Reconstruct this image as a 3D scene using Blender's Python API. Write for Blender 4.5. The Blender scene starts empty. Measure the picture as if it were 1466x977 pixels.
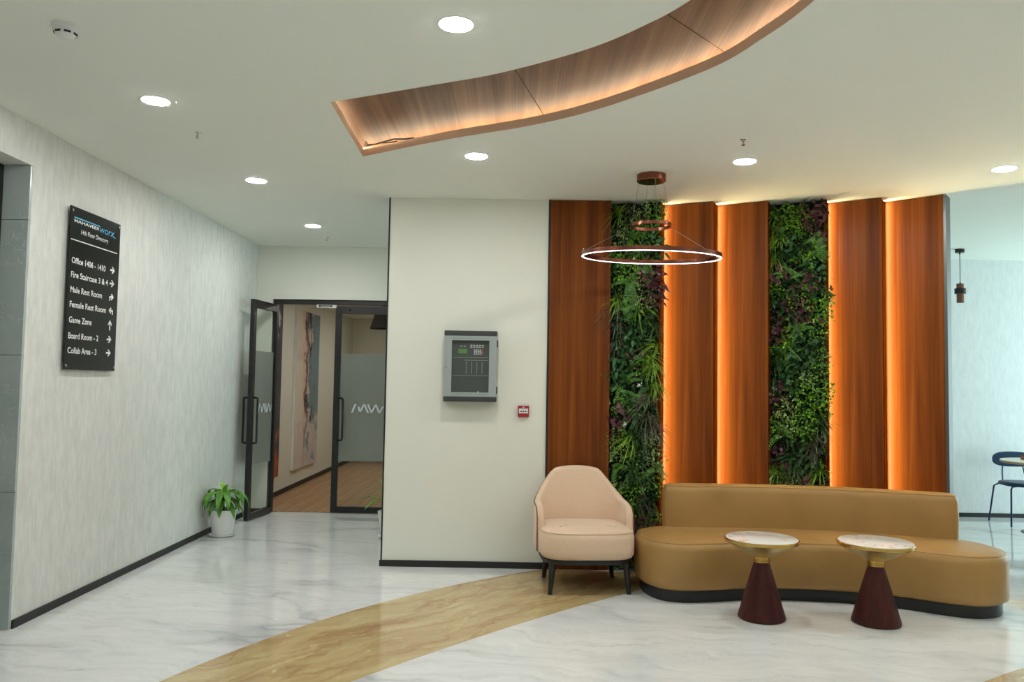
import bpy, bmesh, math, random
from mathutils import Vector, Matrix
from mathutils.geometry import tessellate_polygon, delaunay_2d_cdt
random.seed(7)
S = bpy.context.scene
COL = S.collection
PI = math.pi
# ------------------------------------------------------------------ camera
H = 2.94            # lobby ceiling height
H2 = 3.0            # far lounge ceiling height
FPX = 1140.0
pitch = math.atan(61.6 / FPX); roll = math.atan(.0165); yaw = math.atan(5 / FPX)
Fv = Vector((-math.sin(yaw) * math.cos(pitch), math.cos(yaw) * math.cos(pitch), math.sin(pitch)))
R0 = Fv.cross(Vector((0, 0, 1))).normalized(); U0 = R0.cross(Fv)
Rv = R0 * math.cos(roll) + U0 * math.sin(roll); Uv = U0 * math.cos(roll) - R0 * math.sin(roll)
cam_d = bpy.data.cameras.new('camera'); cam = bpy.data.objects.new('camera', cam_d); COL.objects.link(cam)
cam_d.sensor_width = 36; cam_d.lens = FPX / 1466 * 36; cam_d.clip_start = .05
M = Matrix((Rv, Uv, -Fv)).transposed().to_4x4(); M.translation = (0, 0, 1.45)
cam.matrix_world = M
S.camera = cam
# ------------------------------------------------------------------ light levels
S.view_settings.view_transform = 'Standard'; S.view_settings.look = 'None'
S.view_settings.exposure = 0.0; S.view_settings.gamma = 1.0; S.view_settings.use_curve_mapping = False
W = bpy.data.worlds.new('sky'); S.world = W; W.use_nodes = True
bg = W.node_tree.nodes['Background']; bg.inputs[0].default_value = (.70, .93, 1.0, 1); bg.inputs[1].default_value = 6.2
DOWN = 262.0; DOWN_COL = (1.0, 1.0, 1.0)
LED = 44.0; LED_COL = (1.0, .79, .41)
COVE = 42.0
# daylight portal in the lounge window
pd = bpy.data.lights.new('window_portal', 'AREA'); pd.shape = 'RECTANGLE'; pd.size = 4.3; pd.size_y = 2.7
po = bpy.data.objects.new('window_portal', pd); COL.objects.link(po); po.location = (7.52, 7.8, 1.5); po.rotation_euler = (0, PI / 2, 0)
pd.size, pd.size_y = 2.7, 2.8
pd.cycles.is_portal = True
# ------------------------------------------------------------------ materials
def newmat(name):
    m = bpy.data.materials.new(name); m.use_nodes = True
    nt = m.node_tree; p = nt.nodes['Principled BSDF']
    return m, nt, p
def lin(c):
    return tuple(((v / 255 / 12.92) if v / 255 <= .04045 else ((v / 255 + .055) / 1.055) ** 2.4) for v in c)
def ramp(nt, fac, stops, interp='LINEAR'):
    r = nt.nodes.new('ShaderNodeValToRGB'); r.color_ramp.interpolation = interp
    e = r.color_ramp.elements
    while len(e) < len(stops): e.new(.5)
    for i, (p, c) in enumerate(stops):
        e[i].position = p; e[i].color = (*c, 1) if len(c) == 3 else c
    nt.links.new(fac, r.inputs[0]); return r.outputs[0]
def coords(nt, scale=(1, 1, 1), rot=(0, 0, 0), loc=(0, 0, 0)):
    t = nt.nodes.new('ShaderNodeTexCoord'); mp = nt.nodes.new('ShaderNodeMapping')
    mp.inputs['Scale'].default_value = scale; mp.inputs['Rotation'].default_value = rot; mp.inputs['Location'].default_value = loc
    nt.links.new(t.outputs['Object'], mp.inputs[0]); return mp.outputs[0]
def noise(nt, vec, scale, detail=4, rough=.5, dist=0):
    n = nt.nodes.new('ShaderNodeTexNoise'); n.inputs['Scale'].default_value = scale
    n.inputs['Detail'].default_value = detail; n.inputs['Roughness'].default_value = rough; n.inputs['Distortion'].default_value = dist
    nt.links.new(vec, n.inputs['Vector']); return n.outputs[0]
def mix(nt, fac, a, b, blend='MIX'):
    n = nt.nodes.new('ShaderNodeMix'); n.data_type = 'RGBA'; n.blend_type = blend
    for sock, v in ((n.inputs[0], fac), (n.inputs[6], a), (n.inputs[7], b)):
        if hasattr(v, 'is_output'): nt.links.new(v, sock)
        elif isinstance(v, (int, float)): sock.default_value = v
        else: sock.default_value = (*v, 1)
    return n.outputs[2]
def mathn(nt, op, a, b=0.0):
    n = nt.nodes.new('ShaderNodeMath'); n.operation = op
    for s, v in ((n.inputs[0], a), (n.inputs[1], b)):
        if hasattr(v, 'is_output'): nt.links.new(v, s)
        else: s.default_value = v
    return n.outputs[0]
def bump(nt, p, h, strength=.2, dist=.01):
    b = nt.nodes.new('ShaderNodeBump'); b.inputs['Strength'].default_value = strength; b.inputs['Distance'].default_value = dist
    nt.links.new(h, b.inputs['Height']); nt.links.new(b.outputs[0], p.inputs['Normal'])
def plain(name, rgb, rough=.5, metal=0.0, var=.06, scale=30, bmp=0.0, spec=.5, emit=None):
    """painted / moulded surface with a little mottling"""
    m, nt, p = newmat(name); c = lin(rgb)
    n = noise(nt, coords(nt), scale, 3)
    col = mix(nt, n, tuple(v * (1 - var) for v in c), tuple(min(1, v * (1 + var)) for v in c))
    nt.links.new(col, p.inputs['Base Color'])
    p.inputs['Roughness'].default_value = rough; p.inputs['Metallic'].default_value = metal
    p.inputs['Specular IOR Level'].default_value = spec
    if bmp: bump(nt, p, noise(nt, coords(nt), scale * 8, 2), bmp, .002)
    if emit: p.inputs['Emission Color'].default_value = (*emit[0], 1); p.inputs['Emission Strength'].default_value = emit[1]
    return m
def emitter(name, col, strength):
    m, nt, p = newmat(name); p.inputs['Base Color'].default_value = (.9, .9, .9, 1)
    p.inputs['Emission Color'].default_value = (*col, 1); p.inputs['Emission Strength'].default_value = strength
    return m
def wood(name, dark, mid, light, rough=.35, axis='z', fine=1.0, spec=.18):
    m, nt, p = newmat(name)
    sc = {'z': (14, 14, .35), 'y': (14, .35, 14), 'x': (.35, 14, 14)}[axis]
    v = coords(nt, tuple(s * fine for s in sc))
    n1 = noise(nt, v, 1.2, 4, .55, .6)
    v2 = coords(nt, tuple(s * fine * (7 if s > 1 else 2) for s in sc))
    n2 = noise(nt, v2, 1.5, 3, .6)
    base = ramp(nt, n1, [(.3, lin(dark)), (.5, lin(mid)), (.72, lin(light))])
    fine_ = ramp(nt, n2, [(.3, (.72, .72, .72)), (.6, (1.05, 1.05, 1.05))])
    nt.links.new(mix(nt, .8, base, fine_, 'MULTIPLY'), p.inputs['Base Color'])
    p.inputs['Roughness'].default_value = rough
    p.inputs['Specular IOR Level'].default_value = spec
    bump(nt, p, n2, .05, .002)
    return m
def glass(name, tint=(.965, .98, .972), refl=.9):
    m = bpy.data.materials.new(name); m.use_nodes = True; nt = m.node_tree; nt.nodes.clear()
    o = nt.nodes.new('ShaderNodeOutputMaterial'); mx = nt.nodes.new('ShaderNodeMixShader'); fr = nt.nodes.new('ShaderNodeFresnel')
    fr.inputs[0].default_value = 1.45
    t = nt.nodes.new('ShaderNodeBsdfTransparent'); t.inputs[0].default_value = (*tint, 1)
    g = nt.nodes.new('ShaderNodeBsdfGlossy'); g.inputs['Roughness'].default_value = .01; g.inputs[0].default_value = (refl, refl, refl, 1)
    ge = nt.nodes.new('ShaderNodeNewGeometry')
    nt.links.new(mathn(nt, 'MULTIPLY', fr.outputs[0], mathn(nt, 'SUBTRACT', 1.0, ge.outputs['Backfacing'])), mx.inputs[0]); nt.links.new(t.outputs[0], mx.inputs[1]); nt.links.new(g.outputs[0], mx.inputs[2])
    nt.links.new(mx.outputs[0], o.inputs[0]); return m
def frosted(name, rgb):
    m = bpy.data.materials.new(name); m.use_nodes = True; nt = m.node_tree; nt.nodes.clear(); c = (*lin(rgb), 1)
    o = nt.nodes.new('ShaderNodeOutputMaterial'); m1 = nt.nodes.new('ShaderNodeMixShader'); m2 = nt.nodes.new('ShaderNodeMixShader')
    d = nt.nodes.new('ShaderNodeBsdfDiffuse'); tl = nt.nodes.new('ShaderNodeBsdfTranslucent'); tp = nt.nodes.new('ShaderNodeBsdfTransparent')
    n = noise(nt, coords(nt), 220, 2); col = mix(nt, n, tuple(v * .95 for v in c[:3]), c[:3])
    nt.links.new(col, d.inputs[0]); nt.links.new(col, tl.inputs[0]); tp.inputs[0].default_value = (.95, .98, .98, 1)
    m1.inputs[0].default_value = .5; m2.inputs[0].default_value = .12
    nt.links.new(d.outputs[0], m1.inputs[1]); nt.links.new(tl.outputs[0], m1.inputs[2])
    nt.links.new(m1.outputs[0], m2.inputs[1]); nt.links.new(tp.outputs[0], m2.inputs[2]); nt.links.new(m2.outputs[0], o.inputs[0])
    return m
def m_marble():
    m, nt, p = newmat('white_marble')
    v = coords(nt, (1, 1, 1), (0, 0, .22))
    warp = noise(nt, v, .9, 5, .6)
    cv = nt.nodes.new('ShaderNodeVectorMath'); cv.operation = 'ADD'
    sp = nt.nodes.new('ShaderNodeCombineXYZ'); nt.links.new(mathn(nt, 'MULTIPLY', warp, 1.3), sp.inputs[0]); nt.links.new(mathn(nt, 'MULTIPLY', warp, .9), sp.inputs[1])
    nt.links.new(v, cv.inputs[0]); nt.links.new(sp.outputs[0], cv.inputs[1])
    mp = nt.nodes.new('ShaderNodeMapping'); mp.inputs['Scale'].default_value = (.28, .95, 1); mp.inputs['Location'].default_value = (.9, .35, 0); nt.links.new(cv.outputs[0], mp.inputs[0])
    n = noise(nt, mp.outputs[0], 1.05, 3, .45)
    ridge = mathn(nt, 'ABSOLUTE', mathn(nt, 'SUBTRACT', n, .5))
    vein = ramp(nt, ridge, [(0, (1, 1, 1)), (.008, (.62, .62, .62)), (.03, (.2, .2, .2)), (.09, (0, 0, 0))])
    patch = ramp(nt, noise(nt, v, .8, 3, .5), [(.42, (0, 0, 0)), (.62, (1, 1, 1))])
    vein = mix(nt, 1.0, vein, patch, 'MULTIPLY')
    mp2 = nt.nodes.new('ShaderNodeMapping'); mp2.inputs['Scale'].default_value = (1.3, 9, 1); nt.links.new(cv.outputs[0], mp2.inputs[0])
    streak = ramp(nt, noise(nt, mp2.outputs[0], 1.6, 6, .68), [(.33, lin((208, 211, 209))), (.5, lin((222, 224, 221))), (.7, lin((230, 231, 227)))])
    mp3 = nt.nodes.new('ShaderNodeMapping'); mp3.inputs['Scale'].default_value = (9, 34, 1); nt.links.new(cv.outputs[0], mp3.inputs[0])
    fleck = ramp(nt, noise(nt, mp3.outputs[0], 1, 2, .5), [(.70, (0, 0, 0)), (.78, (.45, .45, .45))])
    c = mix(nt, mathn(nt, 'MULTIPLY', vein, .55), streak, lin((110, 116, 118)))
    c = mix(nt, fleck, c, lin((150, 154, 154)))
    nt.links.new(c, p.inputs['Base Color'])
    p.inputs['Roughness'].default_value = .065; p.inputs['Specular IOR Level'].default_value = .5
    return m
def m_gold():
    m, nt, p = newmat('golden_marble')
    v = coords(nt, (1, 1, 1), (0, 0, .73))
    w = noise(nt, v, 1.6, 5, .6)
    cv = nt.nodes.new('ShaderNodeVectorMath'); cv.operation = 'ADD'; sp = nt.nodes.new('ShaderNodeCombineXYZ')
    nt.links.new(mathn(nt, 'MULTIPLY', w, .45), sp.inputs[0]); nt.links.new(mathn(nt, 'MULTIPLY', w, .5), sp.inputs[1]); nt.links.new(v, cv.inputs[0]); nt.links.new(sp.outputs[0], cv.inputs[1])
    mp = nt.nodes.new('ShaderNodeMapping'); mp.inputs['Scale'].default_value = (7, 1.3, 1); nt.links.new(cv.outputs[0], mp.inputs[0])
    n = noise(nt, mp.outputs[0], 1.3, 7, .62)
    c = ramp(nt, n, [(.28, lin((164, 128, 84))), (.42, lin((184, 158, 112))), (.56, lin((194, 172, 124))), (.75, lin((206, 190, 146)))])
    rid = mathn(nt, 'ABSOLUTE', mathn(nt, 'SUBTRACT', noise(nt, mp.outputs[0], .6, 4, .5), .5))
    c = mix(nt, ramp(nt, rid, [(0, (.5, .5, .5)), (.035, (0, 0, 0))]), c, lin((158, 116, 76)))
    fl = ramp(nt, noise(nt, mp.outputs[0], 6, 2), [(.64, (0, 0, 0)), (.76, (.6, .6, .6))])
    c = mix(nt, fl, c, lin((228, 214, 180)))
    nt.links.new(c, p.inputs['Base Color']); p.inputs['Roughness'].default_value = .1
    return m
def m_wallpaper(name, a, b):
    m, nt, p = newmat(name)
    n1 = noise(nt, coords(nt, (13, 13, 4.2)), 1.6, 5, .62)
    n2 = noise(nt, coords(nt, (60, 60, 7)), 1, 3, .6)
    f = mathn(nt, 'ADD', mathn(nt, 'MULTIPLY', n1, .7), mathn(nt, 'MULTIPLY', n2, .3))
    nt.links.new(ramp(nt, f, [(.38, lin(a)), (.6, lin(b))]), p.inputs['Base Color'])
    p.inputs['Roughness'].default_value = .62
    bump(nt, p, n2, .15, .002); return m
def m_greymarble():
    m, nt, p = newmat('grey_marble')
    v = coords(nt, (1, 1, 1)); n = noise(nt, v, 2.2, 5, .6, 1.2)
    rid = mathn(nt, 'ABSOLUTE', mathn(nt, 'SUBTRACT', n, .5))
    base = ramp(nt, noise(nt, v, 3, 4), [(.3, lin((162, 174, 172))), (.7, lin((182, 192, 190)))])
    nt.links.new(mix(nt, ramp(nt, rid, [(0, (.45, .45, .45)), (.004, (0, 0, 0))]), base, lin((222, 226, 224))), p.inputs['Base Color'])
    p.inputs['Roughness'].default_value = .22; return m
def m_tabletop():
    m, nt, p = newmat('veined_table_top')
    n = noise(nt, coords(nt), 3.0, 3, .5, .8); rid = mathn(nt, 'ABSOLUTE', mathn(nt, 'SUBTRACT', n, .52))
    nt.links.new(mix(nt, ramp(nt, rid, [(0, (.9, .9, .9)), (.012, (.25, .25, .25)), (.035, (0, 0, 0))]), lin((236, 234, 228)), lin((205, 182, 150))), p.inputs['Base Color'])
    p.inputs['Roughness'].default_value = .12; return m
def m_leather():
    m, nt, p = newmat('tan_leather')
    n = noise(nt, coords(nt), 3, 3); nt.links.new(ramp(nt, n, [(.3, lin((158, 122, 70))), (.7, lin((170, 134, 80)))]), p.inputs['Base Color'])
    p.inputs['Roughness'].default_value = .42; p.inputs['Specular IOR Level'].default_value = .35
    bump(nt, p, noise(nt, coords(nt), 260, 3), .08, .002); return m
def m_fabric(name, rgb, rough=.85):
    m, nt, p = newmat(name); c = lin(rgb)
    n = noise(nt, coords(nt), 60, 4)
    nt.links.new(mix(nt, n, tuple(v * .93 for v in c), tuple(min(1, v * 1.06) for v in c)), p.inputs['Base Color'])
    p.inputs['Roughness'].default_value = rough; p.inputs['Sheen Weight'].default_value = .25
    bump(nt, p, noise(nt, coords(nt), 700, 2), .12, .001); return m
def m_leaf(name, a, b, rough=.45):
    m, nt, p = newmat(name)
    n = noise(nt, coords(nt), 14, 3); nt.links.new(ramp(nt, n, [(.35, lin(a)), (.65, lin(b))]), p.inputs['Base Color'])
    p.inputs['Roughness'].default_value = rough; return m
def m_paint(name, seed, cols, hw, low):
    """an abstract canvas: wavering vertical bands of colour, dark smears, paler towards the foot"""
    m, nt, p = newmat(name)
    t = nt.nodes.new('ShaderNodeTexCoord'); sp = nt.nodes.new('ShaderNodeSeparateXYZ'); nt.links.new(t.outputs['Object'], sp.inputs[0])
    w1 = noise(nt, coords(nt, (1, 1.2, 1.6), (0, 0, 0), (seed, seed, seed)), 1.3, 4, .55)
    w2 = noise(nt, coords(nt, (1, 2.2, .9), (0, 0, 0), (seed * 2, 0, 3)), 2.2, 5, .6, .5)
    u = mathn(nt, 'ADD', mathn(nt, 'MULTIPLY', sp.outputs[1], .5 / hw), .5)
    u = mathn(nt, 'ADD', u, mathn(nt, 'MULTIPLY', mathn(nt, 'SUBTRACT', w1, .5), 1.5))
    u = mathn(nt, 'ADD', u, mathn(nt, 'MULTIPLY', mathn(nt, 'SUBTRACT', w2, .5), .35))
    c = ramp(nt, u, cols)
    blk = ramp(nt, w2, [(.54, (0, 0, 0)), (.57, (1, 1, 1))])
    mid = ramp(nt, u, [(.3, (0, 0, 0)), (.45, (1, 1, 1)), (.7, (1, 1, 1)), (.85, (0, 0, 0))])
    c = mix(nt, mix(nt, 1.0, blk, mid, 'MULTIPLY'), c, lin((52, 48, 50)))
    foot = ramp(nt, mathn(nt, 'ADD', mathn(nt, 'MULTIPLY', sp.outputs[2], .45), mathn(nt, 'MULTIPLY', mathn(nt, 'SUBTRACT', w1, .5), 1.2)), [(.16, (.8, .8, .8)), (.26, (0, 0, 0))])
    c = mix(nt, foot, c, low)
    nt.links.new(c, p.inputs['Base Color']); p.inputs['Roughness'].default_value = .7; return m

MT = dict(
    marble=m_marble(), gold=m_gold(),
    ceil=plain('ceiling_paint', (238, 241, 231), .85, var=.015, scale=4),
    wall=plain('cream_wall_paint', (226, 227, 214), .7, var=.015, scale=4),
    paper=m_wallpaper('streaked_wallpaper', (207, 209, 202), (222, 223, 216)),
    farpaper=m_wallpaper('lounge_wallpaper', (217, 221, 220), (227, 230, 229)),
    black=plain('black_skirting', (26, 26, 27), .45), blackmetal=plain('black_powder_coat', (22, 22, 23), .38, var=.1),
    greymarble=m_greymarble(),
    wood=wood('teak_veneer', (90, 43, 10), (117, 60, 15), (136, 74, 23), .36),
    woodedge2=wood('matte_teak_edge', (90, 42, 10), (117, 59, 15), (136, 72, 24), .8, spec=0.0),
    covewood=wood('cove_veneer', (102, 74, 54), (124, 92, 69), (140, 106, 81), .5, 'y', .8),
    lip=plain('peach_edge_band', (226, 194, 166), .6, var=.03),
    steel=plain('brushed_steel', (104, 104, 100), .5, 1.0),
    led=emitter('warm_led', LED_COL, LED), coveled=emitter('cove_led', (1.0, .83, .62), COVE),
    down=emitter('downlight_diffuser', DOWN_COL, DOWN), ringled=emitter('ring_led', (.93, .94, 1.0), 3.0),
    white=plain('white_plastic', (228, 228, 224), .4, var=.02),
    glass=glass('clear_glass'), film=frosted('frosted_film', (186, 188, 180)), logo=plain('film_logo', (222, 232, 232), .5),
    corrwall=plain('corridor_paint', (214, 211, 192), .75, var=.02, scale=4),
    plank=wood('oak_plank', (150, 112, 74), (176, 136, 92), (192, 152, 106), .3, 'y'),
    leather=m_leather(), cream=m_fabric('cream_fabric', (222, 194, 164)), brownpipe=plain('brown_piping', (120, 82, 60), .6),
    brass=plain('polished_brass', (206, 172, 98), .2, 1.0, var=.04), brasssatin=plain('satin_brass', (226, 204, 146), .36, 1.0, var=.04), cone=wood('wenge_cone', (56, 26, 26), (72, 36, 33), (84, 44, 40), .42),
    tabletop=m_tabletop(), copper=plain('brushed_copper', (138, 84, 66), .26, 1.0, var=.15, scale=60),
    wire=plain('steel_cable', (150, 150, 148), .4, .8), panelgrey=plain('grey_enamel', (152, 162, 158), .45, var=.03),
    panelcap=plain('charcoal_plastic', (52, 54, 55), .5), paneldark=plain('black_fascia', (70, 73, 72), .5),
    lcd=plain('lcd_green', (86, 132, 66), .4, emit=((.10, .22, .06), .12)), key=plain('grey_key', (196, 200, 202), .5), keyred=plain('red_key', (205, 84, 66), .5), keyyel=plain('yellow_key', (196, 170, 70), .5),
    ledgrn=plain('green_indicator', (60, 190, 120), .4, emit=((.1, .8, .4), 1.2)), red=plain('red_plastic', (156, 24, 40), .38), ink=plain('black_ink', (24, 24, 26), .6),
    signblack=plain('black_acrylic', (12, 13, 13), .06, var=.02), signwhite=plain('white_vinyl', (222, 224, 222), .6, emit=None), signblue=plain('blue_vinyl', (74, 176, 214), .6),
    soil=plain('dark_soil', (54, 40, 30), .95, var=.3, scale=120), potwhite=plain('white_ceramic', (240, 240, 236), .3, var=.02),
    leafA=m_leaf('dracaena_leaf', (54, 108, 26), (102, 160, 42), .42), leafB=m_leaf('young_leaf', (112, 170, 38), (158, 200, 62), .42), stem=plain('plant_stem', (110, 100, 60), .8),
    gm_back=plain('moss_backing', (20, 28, 14), .95, var=.4, scale=50),
    g_grass=m_leaf('grass_green', (90, 132, 34), (154, 190, 64)), g_grassdark=m_leaf('grass_deep', (34, 62, 30), (66, 100, 50)), g_grasspurple=m_leaf('grass_purple', (74, 66, 62), (112, 110, 84)),
    g_box=m_leaf('boxwood_green', (72, 130, 26), (132, 186, 52)), g_ivy=m_leaf('ivy_dark', (34, 72, 34), (62, 110, 54)), g_purple=m_leaf('purple_leaf', (76, 42, 50), (112, 66, 72)),
    g_pale=m_leaf('sage_leaf', (122, 146, 78), (178, 192, 122)), g_fern=m_leaf('fern_green', (60, 108, 36), (106, 158, 60)), g_white=plain('white_blossom', (220, 226, 214), .7),
    navy=m_fabric('navy_fabric', (24, 58, 86)), navymetal=plain('navy_metal', (24, 42, 84), .4, .3), tabletopfar=plain('pale_laminate', (222, 214, 198), .4), woodedge=plain('ply_edge', (176, 132, 84), .6),
    woodbox=plain('terracotta_wood', (150, 84, 62), .6), pendwood=wood('walnut_cylinder', (98, 64, 52), (128, 88, 72), (146, 104, 88), .5), darkpend=plain('dark_rattan', (58, 34, 28), .7, var=.3, scale=80),
    chrome=plain('chrome', (200, 200, 200), .15, 1.0), bulb=plain('red_bulb', (170, 30, 30), .2), slot=plain('dark_slot', (30, 31, 32), .7), cable=plain('cable_black', (24, 20, 20), .5),
    art1=m_paint('abstract_canvas_warm', 3.1, [(.1, lin((208, 196, 176))), (.3, lin((96, 88, 96))), (.5, lin((120, 108, 114))), (.62, lin((226, 216, 204))), (.72, lin((88, 82, 86))), (.95, lin((66, 60, 64)))], .45, lin((192, 96, 40))),
    art2=m_paint('abstract_canvas_teal', 7.7, [(.12, lin((212, 200, 178))), (.30, lin((204, 176, 156))), (.36, lin((168, 92, 66))), (.44, lin((74, 62, 64))), (.52, lin((206, 192, 176))), (.60, lin((112, 128, 128))), (.95, lin((118, 138, 140)))], .62, lin((208, 192, 180))),
)
# ------------------------------------------------------------------ builders
def link(o, parent=None):
    COL.objects.link(o)
    if parent is not None: o.parent = parent
    return o
def tag(o, label=None, cat=None, group=None, kind=None):
    for k, v in (('label', label), ('category', cat), ('group', group), ('kind', kind)):
        if v: o[k] = v
    return o
def empty(name, loc, rz, label, cat, group=None):
    o = bpy.data.objects.new(name, None); o.empty_display_size = .1; o.location = loc; o.rotation_euler = (0, 0, rz); link(o)
    return tag(o, label, cat, group)
class MB:
    def __init__(s): s.v = []; s.f = []
    def add(s, vs, fs):
        k = len(s.v); s.v += [tuple(v) for v in vs]; s.f += [tuple(i + k for i in f) for f in fs]; return s
    def box(s, x0, x1, y0, y1, z0, z1):
        return s.add([(x0, y0, z0), (x1, y0, z0), (x1, y1, z0), (x0, y1, z0), (x0, y0, z1), (x1, y0, z1), (x1, y1, z1), (x0, y1, z1)],
                     [(3, 2, 1, 0), (4, 5, 6, 7), (0, 1, 5, 4), (1, 2, 6, 5), (2, 3, 7, 6), (3, 0, 4, 7)])
    def prism(s, poly, z0, z1):
        a = sum(poly[i][0] * poly[(i + 1) % len(poly)][1] - poly[(i + 1) % len(poly)][0] * poly[i][1] for i in range(len(poly)))
        if a < 0: poly = poly[::-1]
        n = len(poly)
        fs = [(i, (i + 1) % n, n + (i + 1) % n, n + i) for i in range(n)]
        tris = tessellate_polygon([[Vector((p[0], p[1], 0)) for p in poly]])
        for t in tris:
            A, B, C_ = (poly[i] for i in t)
            ccw = (B[0] - A[0]) * (C_[1] - A[1]) - (C_[0] - A[0]) * (B[1] - A[1]) > 0
            t = tuple(t) if ccw else tuple(t)[::-1]
            fs.append(tuple(n + i for i in t)); fs.append(t[::-1])
        return s.add([(x, y, z0) for x, y in poly] + [(x, y, z1) for x, y in poly], fs)
    def lathe(s, prof, c=(0, 0, 0), n=32, axis='z'):
        vs = []; fs = []; m = len(prof)
        for r, z in prof:
            for k in range(n):
                a = 2 * PI * k / n; p = (r * math.cos(a), r * math.sin(a), z)
                if axis == 'y': p = (p[0], -p[2], p[1])
                if axis == 'x': p = (p[2], p[0], p[1])
                vs.append((p[0] + c[0], p[1] + c[1], p[2] + c[2]))
        for j in range(m - 1):
            for k in range(n): fs.append((j * n + k, j * n + (k + 1) % n, (j + 1) * n + (k + 1) % n, (j + 1) * n + k))
        if prof[0][0] > 1e-6: fs.append(tuple(range(n))[::-1])
        if prof[-1][0] > 1e-6: fs.append(tuple((m - 1) * n + k for k in range(n)))
        return s.add(vs, fs)
    def tube(s, path, r, n=8, closed=False):
        P = [Vector(p) for p in path]; m = len(P); vs = []; fs = []; up = None
        rs = r if isinstance(r, (list, tuple)) else [r] * m
        for i in range(m):
            t = (P[(i + 1) % m] - P[i - 1]) if closed else (P[min(i + 1, m - 1)] - P[max(i - 1, 0)])
            t.normalize()
            if up is None:
                up = Vector((0, 0, 1)) if abs(t.z) < .9 else Vector((1, 0, 0))
            a = up - t * up.dot(t)
            if a.length < 1e-4: a = t.orthogonal()
            a.normalize(); b = t.cross(a); up = a
            for k in range(n):
                q = 2 * PI * k / n; vs.append(P[i] + (a * math.cos(q) + b * math.sin(q)) * rs[i])
        for i in range(m if closed else m - 1):
            j = (i + 1) % m
            for k in range(n): fs.append((i * n + k, i * n + (k + 1) % n, j * n + (k + 1) % n, j * n + k))
        if not closed: fs.append(tuple(range(n))[::-1]); fs.append(tuple((m - 1) * n + k for k in range(n)))
        return s.add(vs, fs)
    def mesh(s, name, mat, smooth=True, angle=35):
        me = bpy.data.meshes.new(name); me.from_pydata(s.v, [], s.f); me.validate(); me.update()
        if mat: me.materials.append(mat)
        if smooth:
            me.polygons.foreach_set('use_smooth', [True] * len(me.polygons)); me.set_sharp_from_angle(angle=math.radians(angle))
        return me
    def build(s, name, mat, parent=None, smooth=True, bevel=0, angle=35):
        o = bpy.data.objects.new(name, s.mesh(name, mat, smooth, angle)); link(o, parent)
        if bevel:
            b = o.modifiers.new('bevel', 'BEVEL'); b.width = bevel; b.segments = 2; b.limit_method = 'ANGLE'; b.angle_limit = math.radians(40)
        return o
def struct(o): o['kind'] = 'structure'; return o
def sbox(name, mat, x0, x1, y0, y1, z0, z1, parent=None, bevel=0):
    o = MB().box(x0, x1, y0, y1, z0, z1).build(name, mat, parent, False, bevel)
    return struct(o) if parent is None else o
def copy_tree(o, parent=None):
    c = o.copy(); link(c)
    c.parent = parent
    for ch in list(o.children): copy_tree(ch, c)
    return c
def catmull(P, n=8, closed=False):
    out = []; m = len(P)
    for i in range(m if closed else m - 1):
        g = (lambda k: P[k % m]) if closed else (lambda k: P[max(0, min(m - 1, k))])
        p0, p1, p2, p3 = g(i - 1), g(i), g(i + 1), g(i + 2)
        for k in range(n):
            t = k / n
            out.append(tuple(.5 * (2 * b + (c - a) * t + (2 * a - 5 * b + 4 * c - d) * t * t + (3 * b - a - 3 * c + d) * t ** 3) for a, b, c, d in zip(p0, p1, p2, p3)))
    if not closed: out.append(tuple(P[-1]))
    return out
def inset(poly, d):
    """move a closed CCW outline inwards"""
    n = len(poly); out = []
    for i in range(n):
        a = Vector(poly[i - 1][:2]); b = Vector(poly[(i + 1) % n][:2]); t = (b - a).normalized()
        out.append((poly[i][0] - t.y * d, poly[i][1] + t.x * d))
    return out
def loft_outline(poly, rings, cap_bottom=True):
    mb = MB(); n = len(poly); vs = []; fs = []
    for d, z in rings: vs += [(x, y, z) for x, y in inset(poly, d)]
    for j in range(len(rings) - 1):
        for i in range(n): fs.append((j * n + i, j * n + (i + 1) % n, (j + 1) * n + (i + 1) % n, (j + 1) * n + i))
    top = [vs[(len(rings) - 1) * n + i] for i in range(n)]
    k = (len(rings) - 1) * n
    for t in tessellate_polygon([[Vector((p[0], p[1], 0)) for p in top]]):
        A, B, C_ = (top[i] for i in t)
        ccw = (B[0] - A[0]) * (C_[1] - A[1]) - (C_[0] - A[0]) * (B[1] - A[1]) > 0
        t = tuple(t) if ccw else tuple(t)[::-1]
        fs.append(tuple(k + i for i in t))
        if cap_bottom: fs.append(t[::-1])
    return mb.add(vs, fs)
def ccw(poly):
    a = sum(poly[i][0] * poly[(i + 1) % len(poly)][1] - poly[(i + 1) % len(poly)][0] * poly[i][1] for i in range(len(poly)))
    return poly if a > 0 else poly[::-1]
# ================================================================== SETTING
XL = -2.865
floor = sbox('floor', MT['marble'], -5.0, 7.8, -3.8, 9.5, -.1, 0)
# golden inlays: outer and inner arc of the band
def arc(c, r, a0, a1, n): return [(c[0] + r * math.cos(a0 + (a1 - a0) * k / n), c[1] + r * math.sin(a0 + (a1 - a0) * k / n)) for k in range(n + 1)]
co, ro = (3.341, 1.955), 5.374
ci_, ri_ = (9.821, -4.103), 13.29
outer = [p for p in arc(co, ro, math.radians(186), math.radians(120), 40) if p[1] < 6.4]
inner = [p for p in arc(ci_, ri_, math.radians(157), math.radians(129), 40) if p[1] < 6.4]
inner = [p for p in inner if p[1] > outer[0][1] - .05]
band = outer + inner[::-1]
struct(MB().prism(band, -.01, .0008).build('trim_1', MT['gold'], None, False))
b2 = [(1.0, 2.9), (1.7, 3.62), (2.37, 4.077), (2.706, 4.29), (3.4, 4.66), (4.4, 5.02), (6, 5.3)]
b2i = [(6, 4.4), (4.5, 4.1), (3.4, 3.7), (2.6, 3.2), (1.8, 2.4)]
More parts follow.
